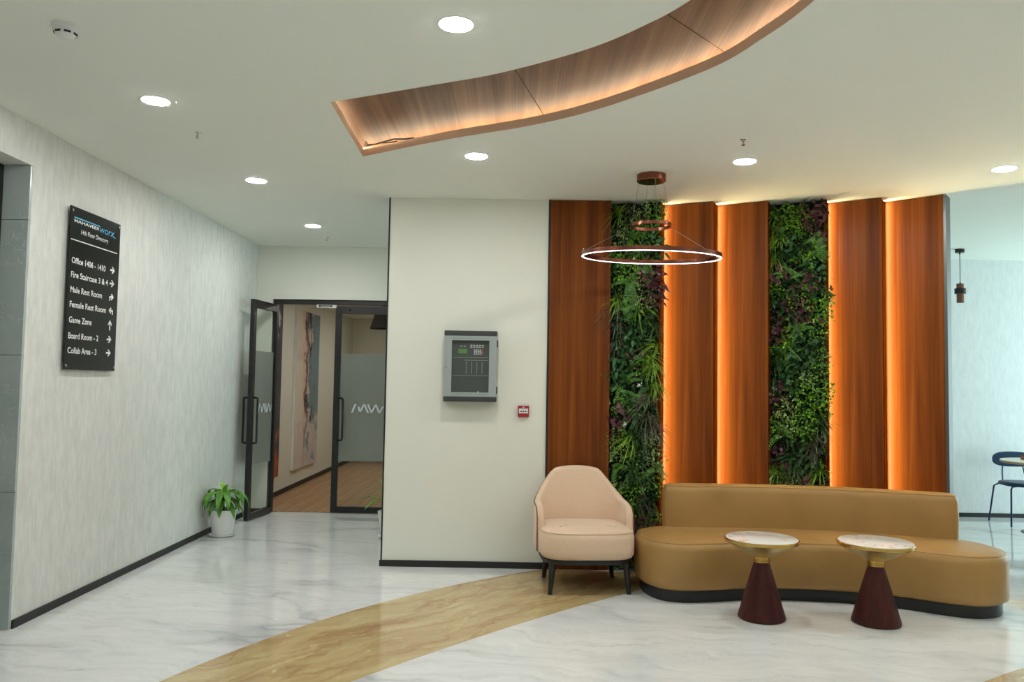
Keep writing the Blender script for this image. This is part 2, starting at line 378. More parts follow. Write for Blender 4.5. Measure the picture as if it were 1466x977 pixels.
struct(MB().prism(catmull(b2, 6) + catmull(b2i, 6), -.01, .0008).build('trim_2', MT['gold'], None, False))

# --- left wall with the recessed opening near the camera
T = .38
wl = MB().box(XL - T, XL, 4.63, 8.76, 0, H + .1).box(XL - T, XL, 2.9, 4.63, 2.69, H + .1).box(XL - T, XL, -3.8, 2.9, 0, H + .1)
wall_left = struct(wl.build('wall_left', MT['paper'], None, False))
zs = [0, .78, 1.57, 2.365, 2.688]
for a, b in zip(zs, zs[1:]):      # stone lining of the opening, slab by slab
    sbox('marble_slab', MT['greymarble'], XL - T, XL - .002, 4.612, 4.632, a + .0015, b - .0015, wall_left, .001)
for a, b in zip(zs, zs[1:]):
    sbox('marble_slab', MT['greymarble'], XL - T, XL - .002, 2.898, 2.918, a + .0015, b - .0015, wall_left, .001)
d2 = struct(MB().box(-3.09, -3.022, 4.55, 4.611, 0, 2.688).box(-3.09, -3.022, 2.92, 2.98, 0, 2.688).box(-3.09, -3.022, 2.98, 4.55, 2.61, 2.688).box(-3.09, -3.022, 2.98, 4.55, 0, .06).box(-3.085, -3.03, 3.73, 3.79, .06, 2.61).build('door_2', MT['blackmetal'], None, False, .003))
for y0, y1 in ((2.98, 3.73), (3.79, 4.55)): sbox('pane', MT['glass'], -3.06, -3.05, y0, y1, .06, 2.61, d2)
struct(MB().box(-4.9, -4.8, 2.6, 5.0, 0, H).box(-4.8, XL - T, 2.6, 2.7, 0, H).box(-4.8, XL - T, 4.9, 5.0, 0, H).box(-4.9, XL - T + .1, 2.6, 5.0, H, H + .1).build('wall_daylight_block', MT['wall'], None, False))  # closed box added behind the opening to stop daylight leaking in
struct(MB().box(XL, XL + .012, 4.634, 8.76, 0, .05).build('baseboard_left', MT['black'], None, False, .002))

# --- door wall at the end of the passage
DW = 8.76
wb = MB().box(XL - .2, -2.69, DW, 8.96, 0, H).box(-2.69, -1.34, DW, 8.96, 2.348, H).box(-1.34, .6, DW, 8.96, 0, H).box(.5, .6, 8.96, 9.33, 0, H2)
struct(wb.build('wall_back', MT['wall'], None, False))
struct(MB().box(XL + .012, -2.69, DW - .012, DW, 0, .05).box(-1.34, .5, DW - .012, DW, 0, .05).build('baseboard_back', MT['black'], None, False, .002))
# --- partition: white wall, its black corner trim and skirting
WY = 6.36
struct(MB().box(-1.025, .252, WY, WY + .2, 0, H).build('wall_partition', MT['wall'], None, False))
struct(MB().box(-1.037, -1.025, WY - .004, WY + .2, 0, H).build('trim_3', MT['black'], None, False))
struct(MB().box(-1.045, .262, WY - .014, WY, 0, .05).build('baseboard_partition', MT['black'], None, False, .002))
struct(MB().box(.252, .264, WY - .012, WY + .1, 0, H).build('trim_4', MT['black'], None, False))

# --- feature wall: saw-tooth of panels (front left corner, front right corner)
PAN = [((.266, 6.352), (.752, 6.344)), None, ((1.2, 6.478), (1.562, 6.302)), ((1.633, 6.458), (1.982, 6.252)), None, ((2.476, 6.318), (2.804, 6.092)), ((2.905, 6.25), (3.212, 5.966))]
back = [(.25, 6.56), (.80, 6.56), (1.25, 6.56), (1.70, 6.54), (2.15, 6.48), (2.56, 6.42), (2.97, 6.33), (3.31, 6.125)]
struct(MB().prism(back + [(p[0] + .06, p[1] + .09) for p in back[::-1]], 0, H).build('wall_feature', MT['wall'], None, False))
# --- lobby ceiling with the crescent cove cut out, and the higher lounge ceiling
I = [(-1.01, 4.18), (-.43, 3.91), (-.08, 3.735), (.295, 3.46), (.517, 3.21), (.655, 2.99), (.82, 2.6), (.95, 2.1)]
O = [(-1.03, 5.2), (-.44, 4.8), (.06, 4.52), (.45, 4.2), (.88, 3.67), (1.03, 3.33), (1.13, 2.95), (1.2, 2.2)]
NS = 8
Ic, Oc = catmull(I, NS), catmull(O, NS)
hole = ccw(Ic + Oc[::-1])
edge = [(-3.3, -3.8), (7.8, -3.8), (7.8, 1.6), (6.2, 2.9), (4.6, 4.55), (3.6, 5.611), (3.222, 5.97), (3.33, 6.09), (2.97, 6.37), (2.56, 6.44), (2.15, 6.52), (1.7, 6.58), (.3, 6.6), (.3, 8.9), (-3.3, 8.9)]
def slab_with_hole(outer_, hole_, z0, z1):
    mb = MB(); A = ccw(outer_); B = hole_; n, m = len(A), len(B); pts = A + B
    fs = []
    vv, _, tri, ov, _, _ = delaunay_2d_cdt([Vector(p) for p in pts], [(i, (i + 1) % n) for i in range(n)] + [(n + i, n + (i + 1) % m) for i in range(m)], [], 0, 1e-6)
    def inside(q, poly):
        r = False
        for i in range(len(poly)):
            (x1, y1), (x2, y2) = poly[i], poly[i - 1]
            if (y1 > q[1]) != (y2 > q[1]) and q[0] < (x2 - x1) * (q[1] - y1) / (y2 - y1) + x1: r = not r
        return r
    for t in tri:
        t = [ov[i][0] for i in t]
        a, b, c = (pts[i] for i in t); q = ((a[0] + b[0] + c[0]) / 3, (a[1] + b[1] + c[1]) / 3)
        if inside(q, B) or not inside(q, A): continue
        up = (b[0] - a[0]) * (c[1] - a[1]) - (c[0] - a[0]) * (b[1] - a[1]) > 0
        t = tuple(t) if up else tuple(t)[::-1]
        fs.append(tuple(n + m + i for i in t)); fs.append(t[::-1])
    for i in range(n): fs.append((i, (i + 1) % n, n + m + (i + 1) % n, n + m + i))
    for i in range(m): fs.append((n + (i + 1) % m, n + i, n + m + n + i, n + m + n + (i + 1) % m))
    return mb.add([(x, y, z0) for x, y in pts] + [(x, y, z1) for x, y in pts], fs)
ZS = H + .048
ceiling = struct(slab_with_hole(edge, hole, H, ZS).build('ceiling', MT['ceil'], None, False))
struct(MB().prism([(3.2, 5.9), (3.58, 5.56), (4.58, 4.5), (6.15, 2.85), (7.8, 1.5), (7.8, 9.5), (.3, 9.5), (.3, 6.5), (1.7, 6.5), (2.97, 6.2)], H2, H2 + .08).build('ceiling_lounge', MT['ceil'], None, False))
# cove: veneered top in three lengths, trough walls, hidden LED strip
def off(curve, d):
    out = []
    for i, p in enumerate(curve):
        a = Vector(curve[max(0, i - 1)]); b = Vector(curve[min(len(curve) - 1, i + 1)]); t = (b - a).normalized()
        out.append((p[0] - t.y * d, p[1] + t.x * d))
    return out
ZT = ZS + .055
Ob = off(Oc, .17); Ob[0] = (Oc[0][0] - .15, Oc[0][1] + .16); Ib = list(Ic); Ib[0] = (Ic[0][0] - .15, Ic[0][1])
cuts = [0, 2 * NS, 4 * NS, 7 * NS]
for k in range(3):
    a, b = cuts[k], cuts[k + 1]
    poly = Ib[a:b + 1] + Ob[a:b + 1][::-1]
    g = .0025
    def sh(p, q): v = (Vector(q) - Vector(p)).normalized() * g; return (p[0] + v.x, p[1] + v.y)
    n = b - a + 1
    poly[0] = sh(poly[0], poly[1]); poly[-1] = sh(poly[-1], poly[-2]); poly[n - 1] = sh(poly[n - 1], poly[n - 2]); poly[n] = sh(poly[n], poly[n + 1])
    MB().prism(poly, ZT, ZT + .012).build('veneer_panel', MT['covewood'], ceiling, False)
side = MB()
ring = Ib + Ob[::-1]
for i in range(len(ring)):
    p, q = ring[i], ring[(i + 1) % len(ring)]
    side.add([(*p, ZS), (*q, ZS), (*q, ZT + .014), (*p, ZT + .014)], [(0, 1, 2, 3)])
side.prism(ring, ZT + .0125, ZT + .03)
side.build('cove_side', MT['ceil'], ceiling, True)
Ls = off(Oc, .095); Ls[0] = (Oc[0][0] - .03, Ls[0][1] + .02)
st = MB(); path = [(Ic[0][0] - .085, Ic[0][1] + .06), (Oc[0][0] - .085, Oc[0][1] + .03)]
st.tube([(*p, ZS + .004) for p in path], .004, 6); st.tube([(*p, ZS + .004) for p in Ls], .004, 6)
st.build('led_strip', MT['coveled'], ceiling, True)

lip = MB(); hin = inset(hole, .0015); m_ = len(hole)
for i in range(m_):
    j = (i + 1) % m_
    lip.add([(*hin[i], H - .0006), (*hin[j], H - .0006), (*hin[j], ZS), (*hin[i], ZS), (*hole[i], H - .0006), (*hole[j], H - .0006), (*hole[j], ZS), (*hole[i], ZS)], [(3, 2, 1, 0), (0, 1, 5, 4), (7, 6, 2, 3)])
lip.build('cove_lip', MT['lip'], ceiling, True)

# --- corridor behind the glass door
CX, CE, CZ = -2.97, 14.5, 2.6
struct(MB().box(CX - .1, CX, 8.96, CE, 0, CZ).build('wall_corridor_left', MT['corrwall'], None, False))
struct(MB().box(CX - .1, .4, CE, CE + .1, 0, CZ).build('wall_corridor_end', MT['corrwall'], None, False))
struct(MB().box(-.2, -.1, 8.96, CE, 0, CZ).build('wall_corridor_right', MT['corrwall'], None, False))
struct(MB().box(CX - .1, .4, 8.96, CE + .1, CZ, CZ + .08).build('ceiling_corridor', MT['ceil'], None, False))
struct(MB().box(CX, CX + .012, 8.96, CE, 0, .06).box(CX, -.2, CE - .012, CE, 0, .06).build('baseboard_corridor', MT['black'], None, False))
fc = struct(MB().box(CX, -.2, 8.86, CE, -.005, .001).build('floor_corridor', MT['slot'], None, False))
pw = .18; nx = 15
plank_me = MB().box(.0008, pw - .0008, .0008, 1.399, 0, .004).mesh('plank', MT['plank'], False)
for i in range(nx):
    y = 8.865 - (i * .47 % 1.4)
    while y < CE - .02:
        a, b = max(y, 8.865), min(y + 1.4, CE)
        if b - a > .03:
            o = bpy.data.objects.new('plank', plank_me); link(o, fc); o.location = (CX + .02 + i * pw, a, .0005); o.scale.y = (b - a) / 1.4
        y += 1.4

# --- lounge beyond the partition
struct(MB().box(.6, 7.8, 9.33, 9.45, 0, H2).build('wall_lounge', MT['farpaper'], None, False))
struct(MB().box(.6, 7.6, 9.318, 9.33, 0, .048).build('baseboard_lounge', MT['black'], None, False))
struct(MB().box(7.6, 7.8, -3.8, 6.4, 0, H2).box(7.6, 7.8, 6.4, 9.33, 0, .12).box(7.6, 7.8, 6.4, 9.33, 2.85, H2).box(7.6, 7.8, 9.2, 9.33, .12, 2.85).build('wall_right', MT['wall'], None, False))
w1 = MB().box(7.66, 7.72, 6.4, 9.2, .12, .18).box(7.66, 7.72, 6.4, 9.2, 2.79, 2.85)
for y in (6.4, 7.32, 8.23, 9.14): w1.box(7.66, 7.72, y, y + .06, .18, 2.79)
w1 = struct(w1.build('window_1', MT['blackmetal'], None, False))
for y in (6.46, 7.38, 8.29): sbox('pane', MT['glass'], 7.685, 7.695, y, y + .86, .18, 2.79, w1)
struct(MB().box(-3.3, 7.8, -3.95, -3.8, 0, H2).build('wall_front', MT['wall'], None, False))

# ================================================================== FEATURE WALL
RET = {1: ((1.150, 6.335), (1.2, 6.478)), 2: ((1.562, 6.302), (1.633, 6.458)), 3: ((1.982, 6.252), (2.047, 6.395)), 4: ((2.415, 6.175), (2.476, 6.318)), 5: ((2.804, 6.092), (2.905, 6.25)), 6: ((3.212, 5.966), (3.31, 6.09))}
def loc2d(P, L, a): d = Vector(P) - L; return (d.x * math.cos(a) + d.y * math.sin(a), -d.x * math.sin(a) + d.y * math.cos(a))
def return_poly(i, t=.018):
    A, B = Vector(RET[i][0]), Vector(RET[i][1]); d = (B - A).normalized(); nrm = Vector((-d.y, d.x))   # to the left, behind the panel
    return [A + d * .0005, B, B + nrm * t, A + nrm * t + d * .012]
def panel_thing(i, label, led):
    L, R_ = Vector(PAN[i][0]), Vector(PAN[i][1]); d = (R_ - L); w = d.length; a = math.atan2(d.y, d.x)
    e = empty('wood_panel', (L.x, L.y, 0), a, label, 'wall panel', 'teak panels of the feature wall')
    MB().box(0, w, 0, .012 if i else .05, .002, H - .004).build('veneer_face', MT['wood'], e, False, .001)
    if i: MB().prism([loc2d(p, L, a) for p in return_poly(i)], .002, H - .004).build('side_return', MT['woodedge2'], e, False)
    if led:   # slim profile on the neighbour's return, washing across this face
        A, B = Vector(RET[i - 1][0]), Vector(RET[i - 1][1]); d = (B - A); nrm = Vector((d.y, -d.x)).normalized()
        q = [A + d * .68, A + d * .84]; q = [q[0] + nrm * .001, q[0] + nrm * .004, q[1] + nrm * .004, q[1] + nrm * .001]
        k = [A + d * .66, A + d * .672]; k = [k[0] + nrm * .0005, k[0] + nrm * .012, k[1] + nrm * .012, k[1] + nrm * .0005]   # added fin that hides the bright strip from the camera
        MB().prism([loc2d(p, L, a) for p in k], .01, H - .01).build('added_fin', MT['woodedge2'], e, False)
        MB().prism([loc2d(p, L, a) for p in q], .01, H - .01).build('led_strip', MT['led'], e, False)
    return e
panel_thing(0, 'wide flat teak panel beside the white wall, behind the cream armchair', False)
panel_thing(2, 'teak panel with glowing left edge, directly right of the full-height plant column', True)
panel_thing(3, 'teak panel with glowing left edge, directly left of the plant column behind the sofa', True)
panel_thing(5, 'teak panel with glowing left edge, directly right of the plant column behind the sofa', True)
panel_thing(6, 'rightmost teak panel with glowing left edge, ending at the steel trim', True)
o = MB().prism([(3.214, 5.968), (3.236, 5.962), (3.33, 6.08), (3.30, 6.10)], .0, H - .003).build('steel_edge_trim', MT['steel'], None, False, .002)
tag(o, 'vertical brushed steel edge trim at the right end of the feature wall', 'edge trim')

# living walls
def leaf_quad(mb, base, direc, up, L, w, droop=0.0, seg=2):
    d = Vector(direc).normalized(); s = d.cross(Vector(up))
    if s.length < 1e-3: s = d.orthogonal()
    s.normalize(); vs = []; b = Vector(base)
    for k in range(seg + 1):
        t = k / seg; c = b + d * (L * t) + Vector((0, 0, -droop * L * t * t))
        ww = w * (.35 + .65 * math.sin(PI * min(1, .25 + t * .75))) if k < seg else 0
        if k < seg: vs += [c - s * ww * .5, c + s * ww * .5]
        else: vs.append(c)
    fs = [(2 * k, 2 * k + 1, 2 * k + 3, 2 * k + 2) for k in range(seg - 1)] + [(2 * seg - 2, 2 * seg - 1, 2 * seg)]
    mb.add(vs, fs)
rnd = random.Random(11)
def rdir(spread=1.0, bias=(0, -1, 0)):
    return Vector((rnd.gauss(0, spread), bias[1] + rnd.gauss(0, .35), bias[2] + rnd.gauss(0, spread)))
def clump(kind, var):
    mb = MB()
    if kind == 'grass':
        for _ in range(46):
            a = rnd.uniform(0, 2 * PI); d = Vector((math.cos(a) * rnd.uniform(.2, 1.0), -rnd.uniform(.3, .8), math.sin(a) * rnd.uniform(.2, .9) + .25))
            leaf_quad(mb, (rnd.gauss(0, .012), 0, rnd.gauss(0, .012)), d, (0, 0, 1) if abs(d.z) < .8 else (1, 0, 0), rnd.uniform(.10, .2), rnd.uniform(.005, .009), rnd.uniform(.3, .9), 4)
    elif kind == 'box':
        for _ in range(95):
            p = Vector((rnd.uniform(-.09, .09), -rnd.uniform(.0, .075), rnd.uniform(-.09, .09)))
            leaf_quad(mb, p, rdir(.8, (0, -.8, .2)), rdir(1), rnd.uniform(.016, .028), rnd.uniform(.012, .018), .1, 2)
    elif kind == 'ivy':
        for _ in range(44):
            p = Vector((rnd.uniform(-.09, .09), -rnd.uniform(.0, .07), rnd.uniform(-.09, .09)))
            leaf_quad(mb, p, rdir(.9, (0, -.7, -.2)), rdir(1), rnd.uniform(.035, .06), rnd.uniform(.022, .034), .3, 2)
    elif kind == 'pale':
        for _ in range(100):
            p = Vector((rnd.gauss(0, .05), -rnd.uniform(.02, .085), rnd.gauss(0, .05)))
            leaf_quad(mb, p, rdir(1.0, (0, -.7, .1)), rdir(1), rnd.uniform(.012, .024), rnd.uniform(.009, .015), .1, 2)
    elif kind == 'fern':
        for _ in range(8):
            a = rnd.uniform(0, 2 * PI); d = Vector((math.cos(a), -.7, math.sin(a) * .8 + .15)).normalized(); L = rnd.uniform(.11, .17)
            s = d.cross(Vector((0, -1, .3))).normalized()
            for k in range(9):
                t = (k + 1) / 10; c = d * L * t + Vector((0, 0, -.45 * L * t * t))
                for sg in (-1, 1): leaf_quad(mb, c, s * sg + d * .5, (0, -1, .2), .036 * (1 - t * .75), .010, .1, 2)
    return mb
CL = {}
for nm, kind, mt in (('grass_tuft', 'grass', 'g_grass'), ('dark_grass_tuft', 'grass', 'g_grassdark'), ('purple_grass_tuft', 'grass', 'g_grasspurple'), ('boxwood_clump', 'box', 'g_box'),
                     ('ivy_clump', 'ivy', 'g_ivy'), ('purple_leaf_clump', 'ivy', 'g_purple'), ('sage_clump', 'pale', 'g_pale'), ('fern_clump', 'fern', 'g_fern'), ('blossom_sprig', 'blos', 'g_white')):
    CL[nm] = [clump(kind, v).mesh(nm, MT[mt], False) for v in range(3)] if kind != 'blos' else None
bl = MB()
for _ in range(14): leaf_quad(bl, (rnd.gauss(0, .012), -.085 - rnd.uniform(0, .02), rnd.gauss(0, .012)), rdir(1), rdir(1), .014, .011, 0, 2)
CL['blossom_sprig'] = [bl.mesh('blossom_sprig', MT['g_white'], False)]
def living_wall(L, R_, z0, z1, label, seed):
    global rnd
    L, R_ = Vector(L), Vector(R_); d = R_ - L; w = d.length; a = math.atan2(d.y, d.x); r = random.Random(seed)
    e = empty('plant_column', (L.x, L.y, 0), a, label, 'plant wall', 'artificial plant columns in the feature wall')
    MB().box(0, w, .03, .05, .002, H - .004).build('backing_board', MT['gm_back'], e, False)
    MB().prism([loc2d(p, L, a) for p in return_poly(1 if seed == 5 else 4)], .002, H - .004).build('side_return', MT['woodedge2'], e, False)
    mat_ = MB()     # flat moss matting that fills the gaps
    for _ in range(2600): leaf_quad(mat_, (r.uniform(0, w), .03 - r.uniform(0, .05), r.uniform(z0, z1)), (r.gauss(0, 1), -.6, r.gauss(0, 1)), (r.gauss(0, 1), r.gauss(0, 1), r.gauss(0, 1)), r.uniform(.02, .04), r.uniform(.012, .02), .2, 2)
    tag(mat_.build('moss_matting', MT['g_ivy'], e, False), kind='stuff')
    kinds = ['boxwood_clump'] * 9 + ['ivy_clump'] * 6 + ['fern_clump'] * 5 + ['grass_tuft'] * 4 + ['dark_grass_tuft'] * 4 + ['purple_grass_tuft'] * 2 + ['purple_leaf_clump'] * 4 + ['sage_clump'] * 5 + ['blossom_sprig']
    nr = int((z1 - z0) / .115); nc = 4; prev = [None] * nc
    for j in range(nr):
        for i in range(nc):
            k = r.choice(kinds)
            if r.random() < .3: k = prev[i] or k      # drifts of one plant
            if k == 'blossom_sprig' and r.random() < .5: k = 'ivy_clump'
            prev[i] = k
            if seed == 9 and z0 + (j + .5) * (z1 - z0) / nr < .70: continue      # tucked behind the sofa back, never seen
            m = r.choice(CL[k]); o = bpy.data.objects.new(k, m); link(o, e)
            x = min(w - .03, max(.03, (i + .5 + r.uniform(-.3, .3)) / nc * w)); z = z0 + (j + .5 + r.uniform(-.35, .35)) * (z1 - z0) / nr
            o.location = (x, .0 - r.uniform(-.005, .02), min(z1 - .06, z)); o.rotation_euler = (r.uniform(-.3, .3), r.uniform(-.6, .6), r.uniform(-.25, .25))
            s = r.uniform(.8, 1.12); o.scale = (s, s, s)
    return e
living_wall((.765, 6.43), (1.150, 6.335), .02, H - .02, 'full-height artificial plant column between the armchair and the sofa', 5)
living_wall((2.045, 6.40), (2.415, 6.175), .05, H - .02, 'artificial plant column rising behind the middle of the sofa', 9)

# ================================================================== CEILING FIXTURES
def downlight(x, y, label, z=H):
    e = empty('downlight', (x, y, z), 0, label, 'ceiling light', 'recessed round downlights')
    return e
ring_me = MB().lathe([(.070, -.002), (.071, -.004), (.076, -.003), (.078, 0), (.070, 0)], n=40).mesh('trim_ring', MT['white'])
dif_me = MB().lathe([(.0, -.007), (.04, -.0065), (.066, -.005), (.070, -.003), (.070, 0), (0, 0)], n=40).mesh('diffuser', MT['down'])
def make_down(x, y, label, z=H):
    e = downlight(x, y, label, z)
    for nm, me in (('trim_ring', ring_me), ('diffuser', dif_me)):
        o = bpy.data.objects.new(nm, me); link(o, e)
for x, y, lb in [(-.268, 3.231, 'large near downlight on the ceiling above the copper-lit cove'), (-1.953, 4.195, 'downlight between the smoke detector and the nearest sprinkler, left side'),
                 (-.276, 5.148, 'downlight just beyond the lit edge of the curved cove'), (1.489, 5.175, 'downlight beside a sprinkler, above the right of the ring chandelier'),
                 (3.243, 5.254, 'rightmost downlight near the ceiling edge above the sofa end'), (-1.958, 5.877, 'middle downlight of the left row, past the first sprinkler'),
                 (-1.968, 7.589, 'farthest downlight of the left row, near the glass door')]:
    make_down(x, y, lb)
for k, (x, y) in enumerate([(-.27, 1.3), (1.5, .6), (3.24, 3.3), (3.24, 1.3), (1.5, -1.4), (-.9, -1.4), (5.2, 2.2)]):
    make_down(x, y, 'recessed downlight of the lobby grid behind the viewpoint')
for y in (10.3, 12.6): make_down(-1.6, y, 'unseen downlight added to light the corridor beyond the glass door', CZ)  # lamps out of view, added to brighten the corridor

e = empty('smoke_detector', (-1.932, 3.30, H), 0, 'white domed smoke detector on the ceiling at upper left', 'smoke detector')
MB().lathe([(0, -.022), (.05, -.022), (.054, -.016), (.054, 0), (0, 0)], n=32).build('base', MT['white'], e)
MB().lathe([(0, -.058), (.018, -.058), (.032, -.05), (.044, -.036), (.048, -.0225), (0, -.0225)], n=32).build('dome', MT['white'], e)
for k in range(7):
    a = k * 2 * PI / 7; c, s = math.cos(a), math.sin(a)
    MB().add([Vector((c * rr - s * t, s * rr + c * t, zz)) for t in (-.013, .013) for rr, zz in ((.0415, -.041), (.0462, -.0335), (.0400, -.0335))], [(0, 1, 2), (5, 4, 3), (0, 3, 4, 1), (1, 4, 5, 2), (2, 5, 3, 0)]).build('slot', MT['slot'], e, False)
def sprinkler(x, y, label):
    e = empty('sprinkler', (x, y, H), 0, label, 'sprinkler', 'pendent fire sprinklers'); e.scale = (.8, .8, .8)
    MB().lathe([(0, -.006), (.022, -.006), (.027, 0), (0, 0)], n=20).build('escutcheon', MT['chrome'], e)
    MB().lathe([(0, -.018), (.009, -.018), (.009, -.006), (0, -.006)], n=12).build('body', MT['chrome'], e)
    MB().tube([(.008, 0, -.016), (.012, 0, -.028), (.004, 0, -.046)], .0018, 6).tube([(-.008, 0, -.016), (-.012, 0, -.028), (-.004, 0, -.046)], .0018, 6).build('frame_arm', MT['chrome'], e)
    MB().lathe([(0, -.044), (.003, -.044), (.003, -.018), (0, -.018)], n=8).build('glass_bulb', MT['bulb'], e)
    MB().lathe([(0, -.049), (.015, -.048), (.015, -.046), (0, -.046)], n=16).build('deflector', MT['chrome'], e)
sprinkler(-1.946, 4.742, 'sprinkler head on the ceiling above the black directory sign')
sprinkler(1.345, 4.704, 'sprinkler head on the ceiling above the ring chandelier side')
sprinkler(-1.976, 8.19, 'farthest sprinkler head, on the ceiling in front of the glass door')

# loose wires lying on the cove lip corner
e = empty('loose_cable', (-1.0, 5.13, ZS), 0, 'loose dark wires lying in the left corner of the ceiling cove', 'cable')
for rr, pts_ in ((.004, [(0, .01, .006), (.04, .005, .012), (.10, -.03, .016), (.16, -.055, .010), (.22, -.10, .007)]),
                 (.005, [(.01, 0, .010), (.07, -.02, .009), (.14, -.07, .014), (.20, -.10, .020), (.28, -.14, .009), (.34, -.175, .006)]),
                 (.004, [(-.005, 0, .005), (0, -.01, .030), (.015, -.005, .008)])):
    MB().tube(pts_, rr, 6).build('wire', MT['cable'], e)

# ring chandelier
e = empty('ring_chandelier', (.94, 5.55, H), 0, 'two-ring copper pendant light hanging in front of the plant column', 'pendant light')
MB().lathe([(0, -.05), (.098, -.05), (.102, -.046), (.102, -.002), (.098, 0), (0, 0)], n=48).build('canopy', MT['copper'], e)
def band_ring(r, t, h, n=72):
    return MB().lathe([(r - t, -h / 2), (r, -h / 2), (r, h / 2), (r - t, h / 2), (r - t, -h / 2)], n=n)
sr = band_ring(.143, .012, .022); sr.f = [f for f in sr.f if len(f) == 4]
so = sr.build('small_ring', MT['copper'], e); so.location = (0, 0, -.362)
br = band_ring(.485, .016, .028, 112); br.f = [f for f in br.f if len(f) == 4]
bo = br.build('large_ring', MT['copper'], e); bo.location = (.0, 0, -.572); bo.rotation_euler = (math.radians(3.6), math.radians(.9), 0)
lr = MB().lathe([(.4725, -.0185), (.4835, -.0185), (.4835, -.0142), (.4725, -.0142), (.4725, -.0185)], n=112); lr.f = [f for f in lr.f if len(f) == 4]
lr.build('led_diffuser', MT['ringled'], bo)
Mb = Matrix.Translation((0, 0, -.572)) @ Matrix.Rotation(math.radians(.9), 4, 'Y') @ Matrix.Rotation(math.radians(3.6), 4, 'X')
for k in range(4):
    a = math.radians(8 + 90 * k); c, s = math.cos(a), math.sin(a)
    MB().tube([(.09 * c, .09 * s, -.05), (.139 * c, .139 * s, -.352)], .0013, 5).build('suspension_wire', MT['wire'], e)
for k in range(3):
    a = math.radians(8 + 120 * k) if k else math.radians(4); a = [math.radians(5), math.radians(96), math.radians(182)][k]
    c, s = math.cos(a), math.sin(a); q = Mb @ Vector((.475 * c, .475 * s, .014))
    MB().tube([(.137 * c, .137 * s, -.370), q], .0013, 5).build('suspension_wire', MT['wire'], e)
    MB().lathe([(0, 0), (.011, 0), (.011, .006), (.004, .01), (.004, .02), (0, .02)], c=q, n=12).build('wire_clamp', MT['chrome'], e)

# ================================================================== DIRECTORY SIGN
SX = XL + .028
e = empty('directory_sign', (XL, 5.316, 1.496), 0, 'black acrylic floor directory sign with white lettering on the left wall', 'sign')
def rel(mb): mb.v = [(x - XL, y - 5.316, z - 1.496) for x, y, z in mb.v]; return mb
rel(MB().box(SX - .008, SX, 4.998, 5.634, 1.496, 2.541)).build('sign_plate', MT['signblack'], e, False, .001)
for y, z in ((5.018, 2.515), (5.612, 2.515), (5.018, 1.52), (5.612, 1.52)):
    st_ = rel(MB().lathe([(0, 0), (.007, 0), (.007, .0199), (0, .0199)], c=(XL, y, z), n=14, axis='x')).build('standoff', MT['chrome'], e)
    rel(MB().lathe([(0, 0), (.009, 0), (.009, .004), (.006, .006), (0, .006)], c=(SX, y, z), n=14, axis='x')).build('cap_screw', MT['chrome'], e)
dg = None
def text_mesh(body, off_=0.0, shear=0.0):
    cu = bpy.data.curves.new('t', 'FONT'); cu.body = body; cu.size = 1; cu.offset = off_; cu.shear = shear; cu.resolution_u = 3
    ob = bpy.data.objects.new('t', cu); COL.objects.link(ob)
    d = bpy.context.evaluated_depsgraph_get(); d.update()
    me = bpy.data.meshes.new_from_object(ob.evaluated_get(d)); bpy.data.objects.remove(ob); bpy.data.curves.remove(cu)
    return me
CAP = .729   # cap height of the built-in font at size 1 (approx.)
def sign_text(name, body, y0, y1, zb, cap, mat, off_=.012, shear=0):
    """flat lettering fitted between y0 and y1 on the sign, one part per word"""
    me = text_mesh(body, off_, shear); V = [v.co.copy() for v in me.vertices]; P = [tuple(p.vertices) for p in me.polygons]
    m0 = min(v.x for v in V); k = (y1 - y0) / (max(v.x for v in V) - m0); bpy.data.meshes.remove(me)
    par = list(range(len(V)))
    def find(i):
        while par[i] != i: par[i] = par[par[i]]; i = par[i]
        return i
    for p in P:
        for q in p[1:]: par[find(q)] = find(p[0])
    isl = {}
    for i in range(len(V)): isl.setdefault(find(i), []).append(i)
    iv = sorted((min(V[i].x for i in g), max(V[i].x for i in g), r) for r, g in isl.items())
    words = []; right = -9
    for a, b, r in iv:
        if a - right > .17: words.append(set())
        words[-1].add(r); right = max(right, b)
    for wd in words:
        idx = [i for i in range(len(V)) if find(i) in wd]; mp = {i: n for n, i in enumerate(idx)}
        mb = MB(); mb.v = [(SX + .0008 - XL, y0 + (V[i].x - m0) * k - 5.316, zb + V[i].y * cap / CAP - 1.496) for i in idx]
        mb.f = [tuple(mp[i] for i in p) for p in P if find(p[0]) in wd]
        mb.build(name, MT[mat], e, False)
def sbar(name, y0, y1, z0, z1, mat): return rel(MB().box(SX + .0002, SX + .0012, y0, y1, z0, z1)).build(name, MT[mat], e, False)
sbar('logo_line', 5.04, 5.353, 2.470, 2.4765, 'signblue')
sign_text('logo_lettering', 'MAHAVEER', 5.04, 5.350, 2.443, .021, 'signwhite', .022)
sign_text('logo_lettering', 'worx', 5.353, 5.548, 2.434, .052, 'signblue', .0, .15)
sbar('logo_line', 5.535, 5.567, 2.430, 2.4345, 'signblue')
sign_text('heading_lettering', '14th Floor Directory', 5.127, 5.470, 2.378, .031, 'signwhite', .008)
sbar('divider_line', 5.010, 5.598, 2.3245, 2.331, 'signwhite')
rows = [('Office 1406 - 1410', 5.449, 2.178), ('Fire Staircase 3 & 4', 5.489, 2.086), ('Male Rest Room', 5.419, 1.990), ('Female Rest Room', 5.480, 1.895), ('Game Zone', 5.300, 1.796), ('Board Room - 2', 5.395, 1.694), ('Collab Area - 3', 5.378, 1.600)]
for tx, yr, zb in rows: sign_text('row_lettering', tx, 5.030, yr, zb, .040, 'signwhite', .018)
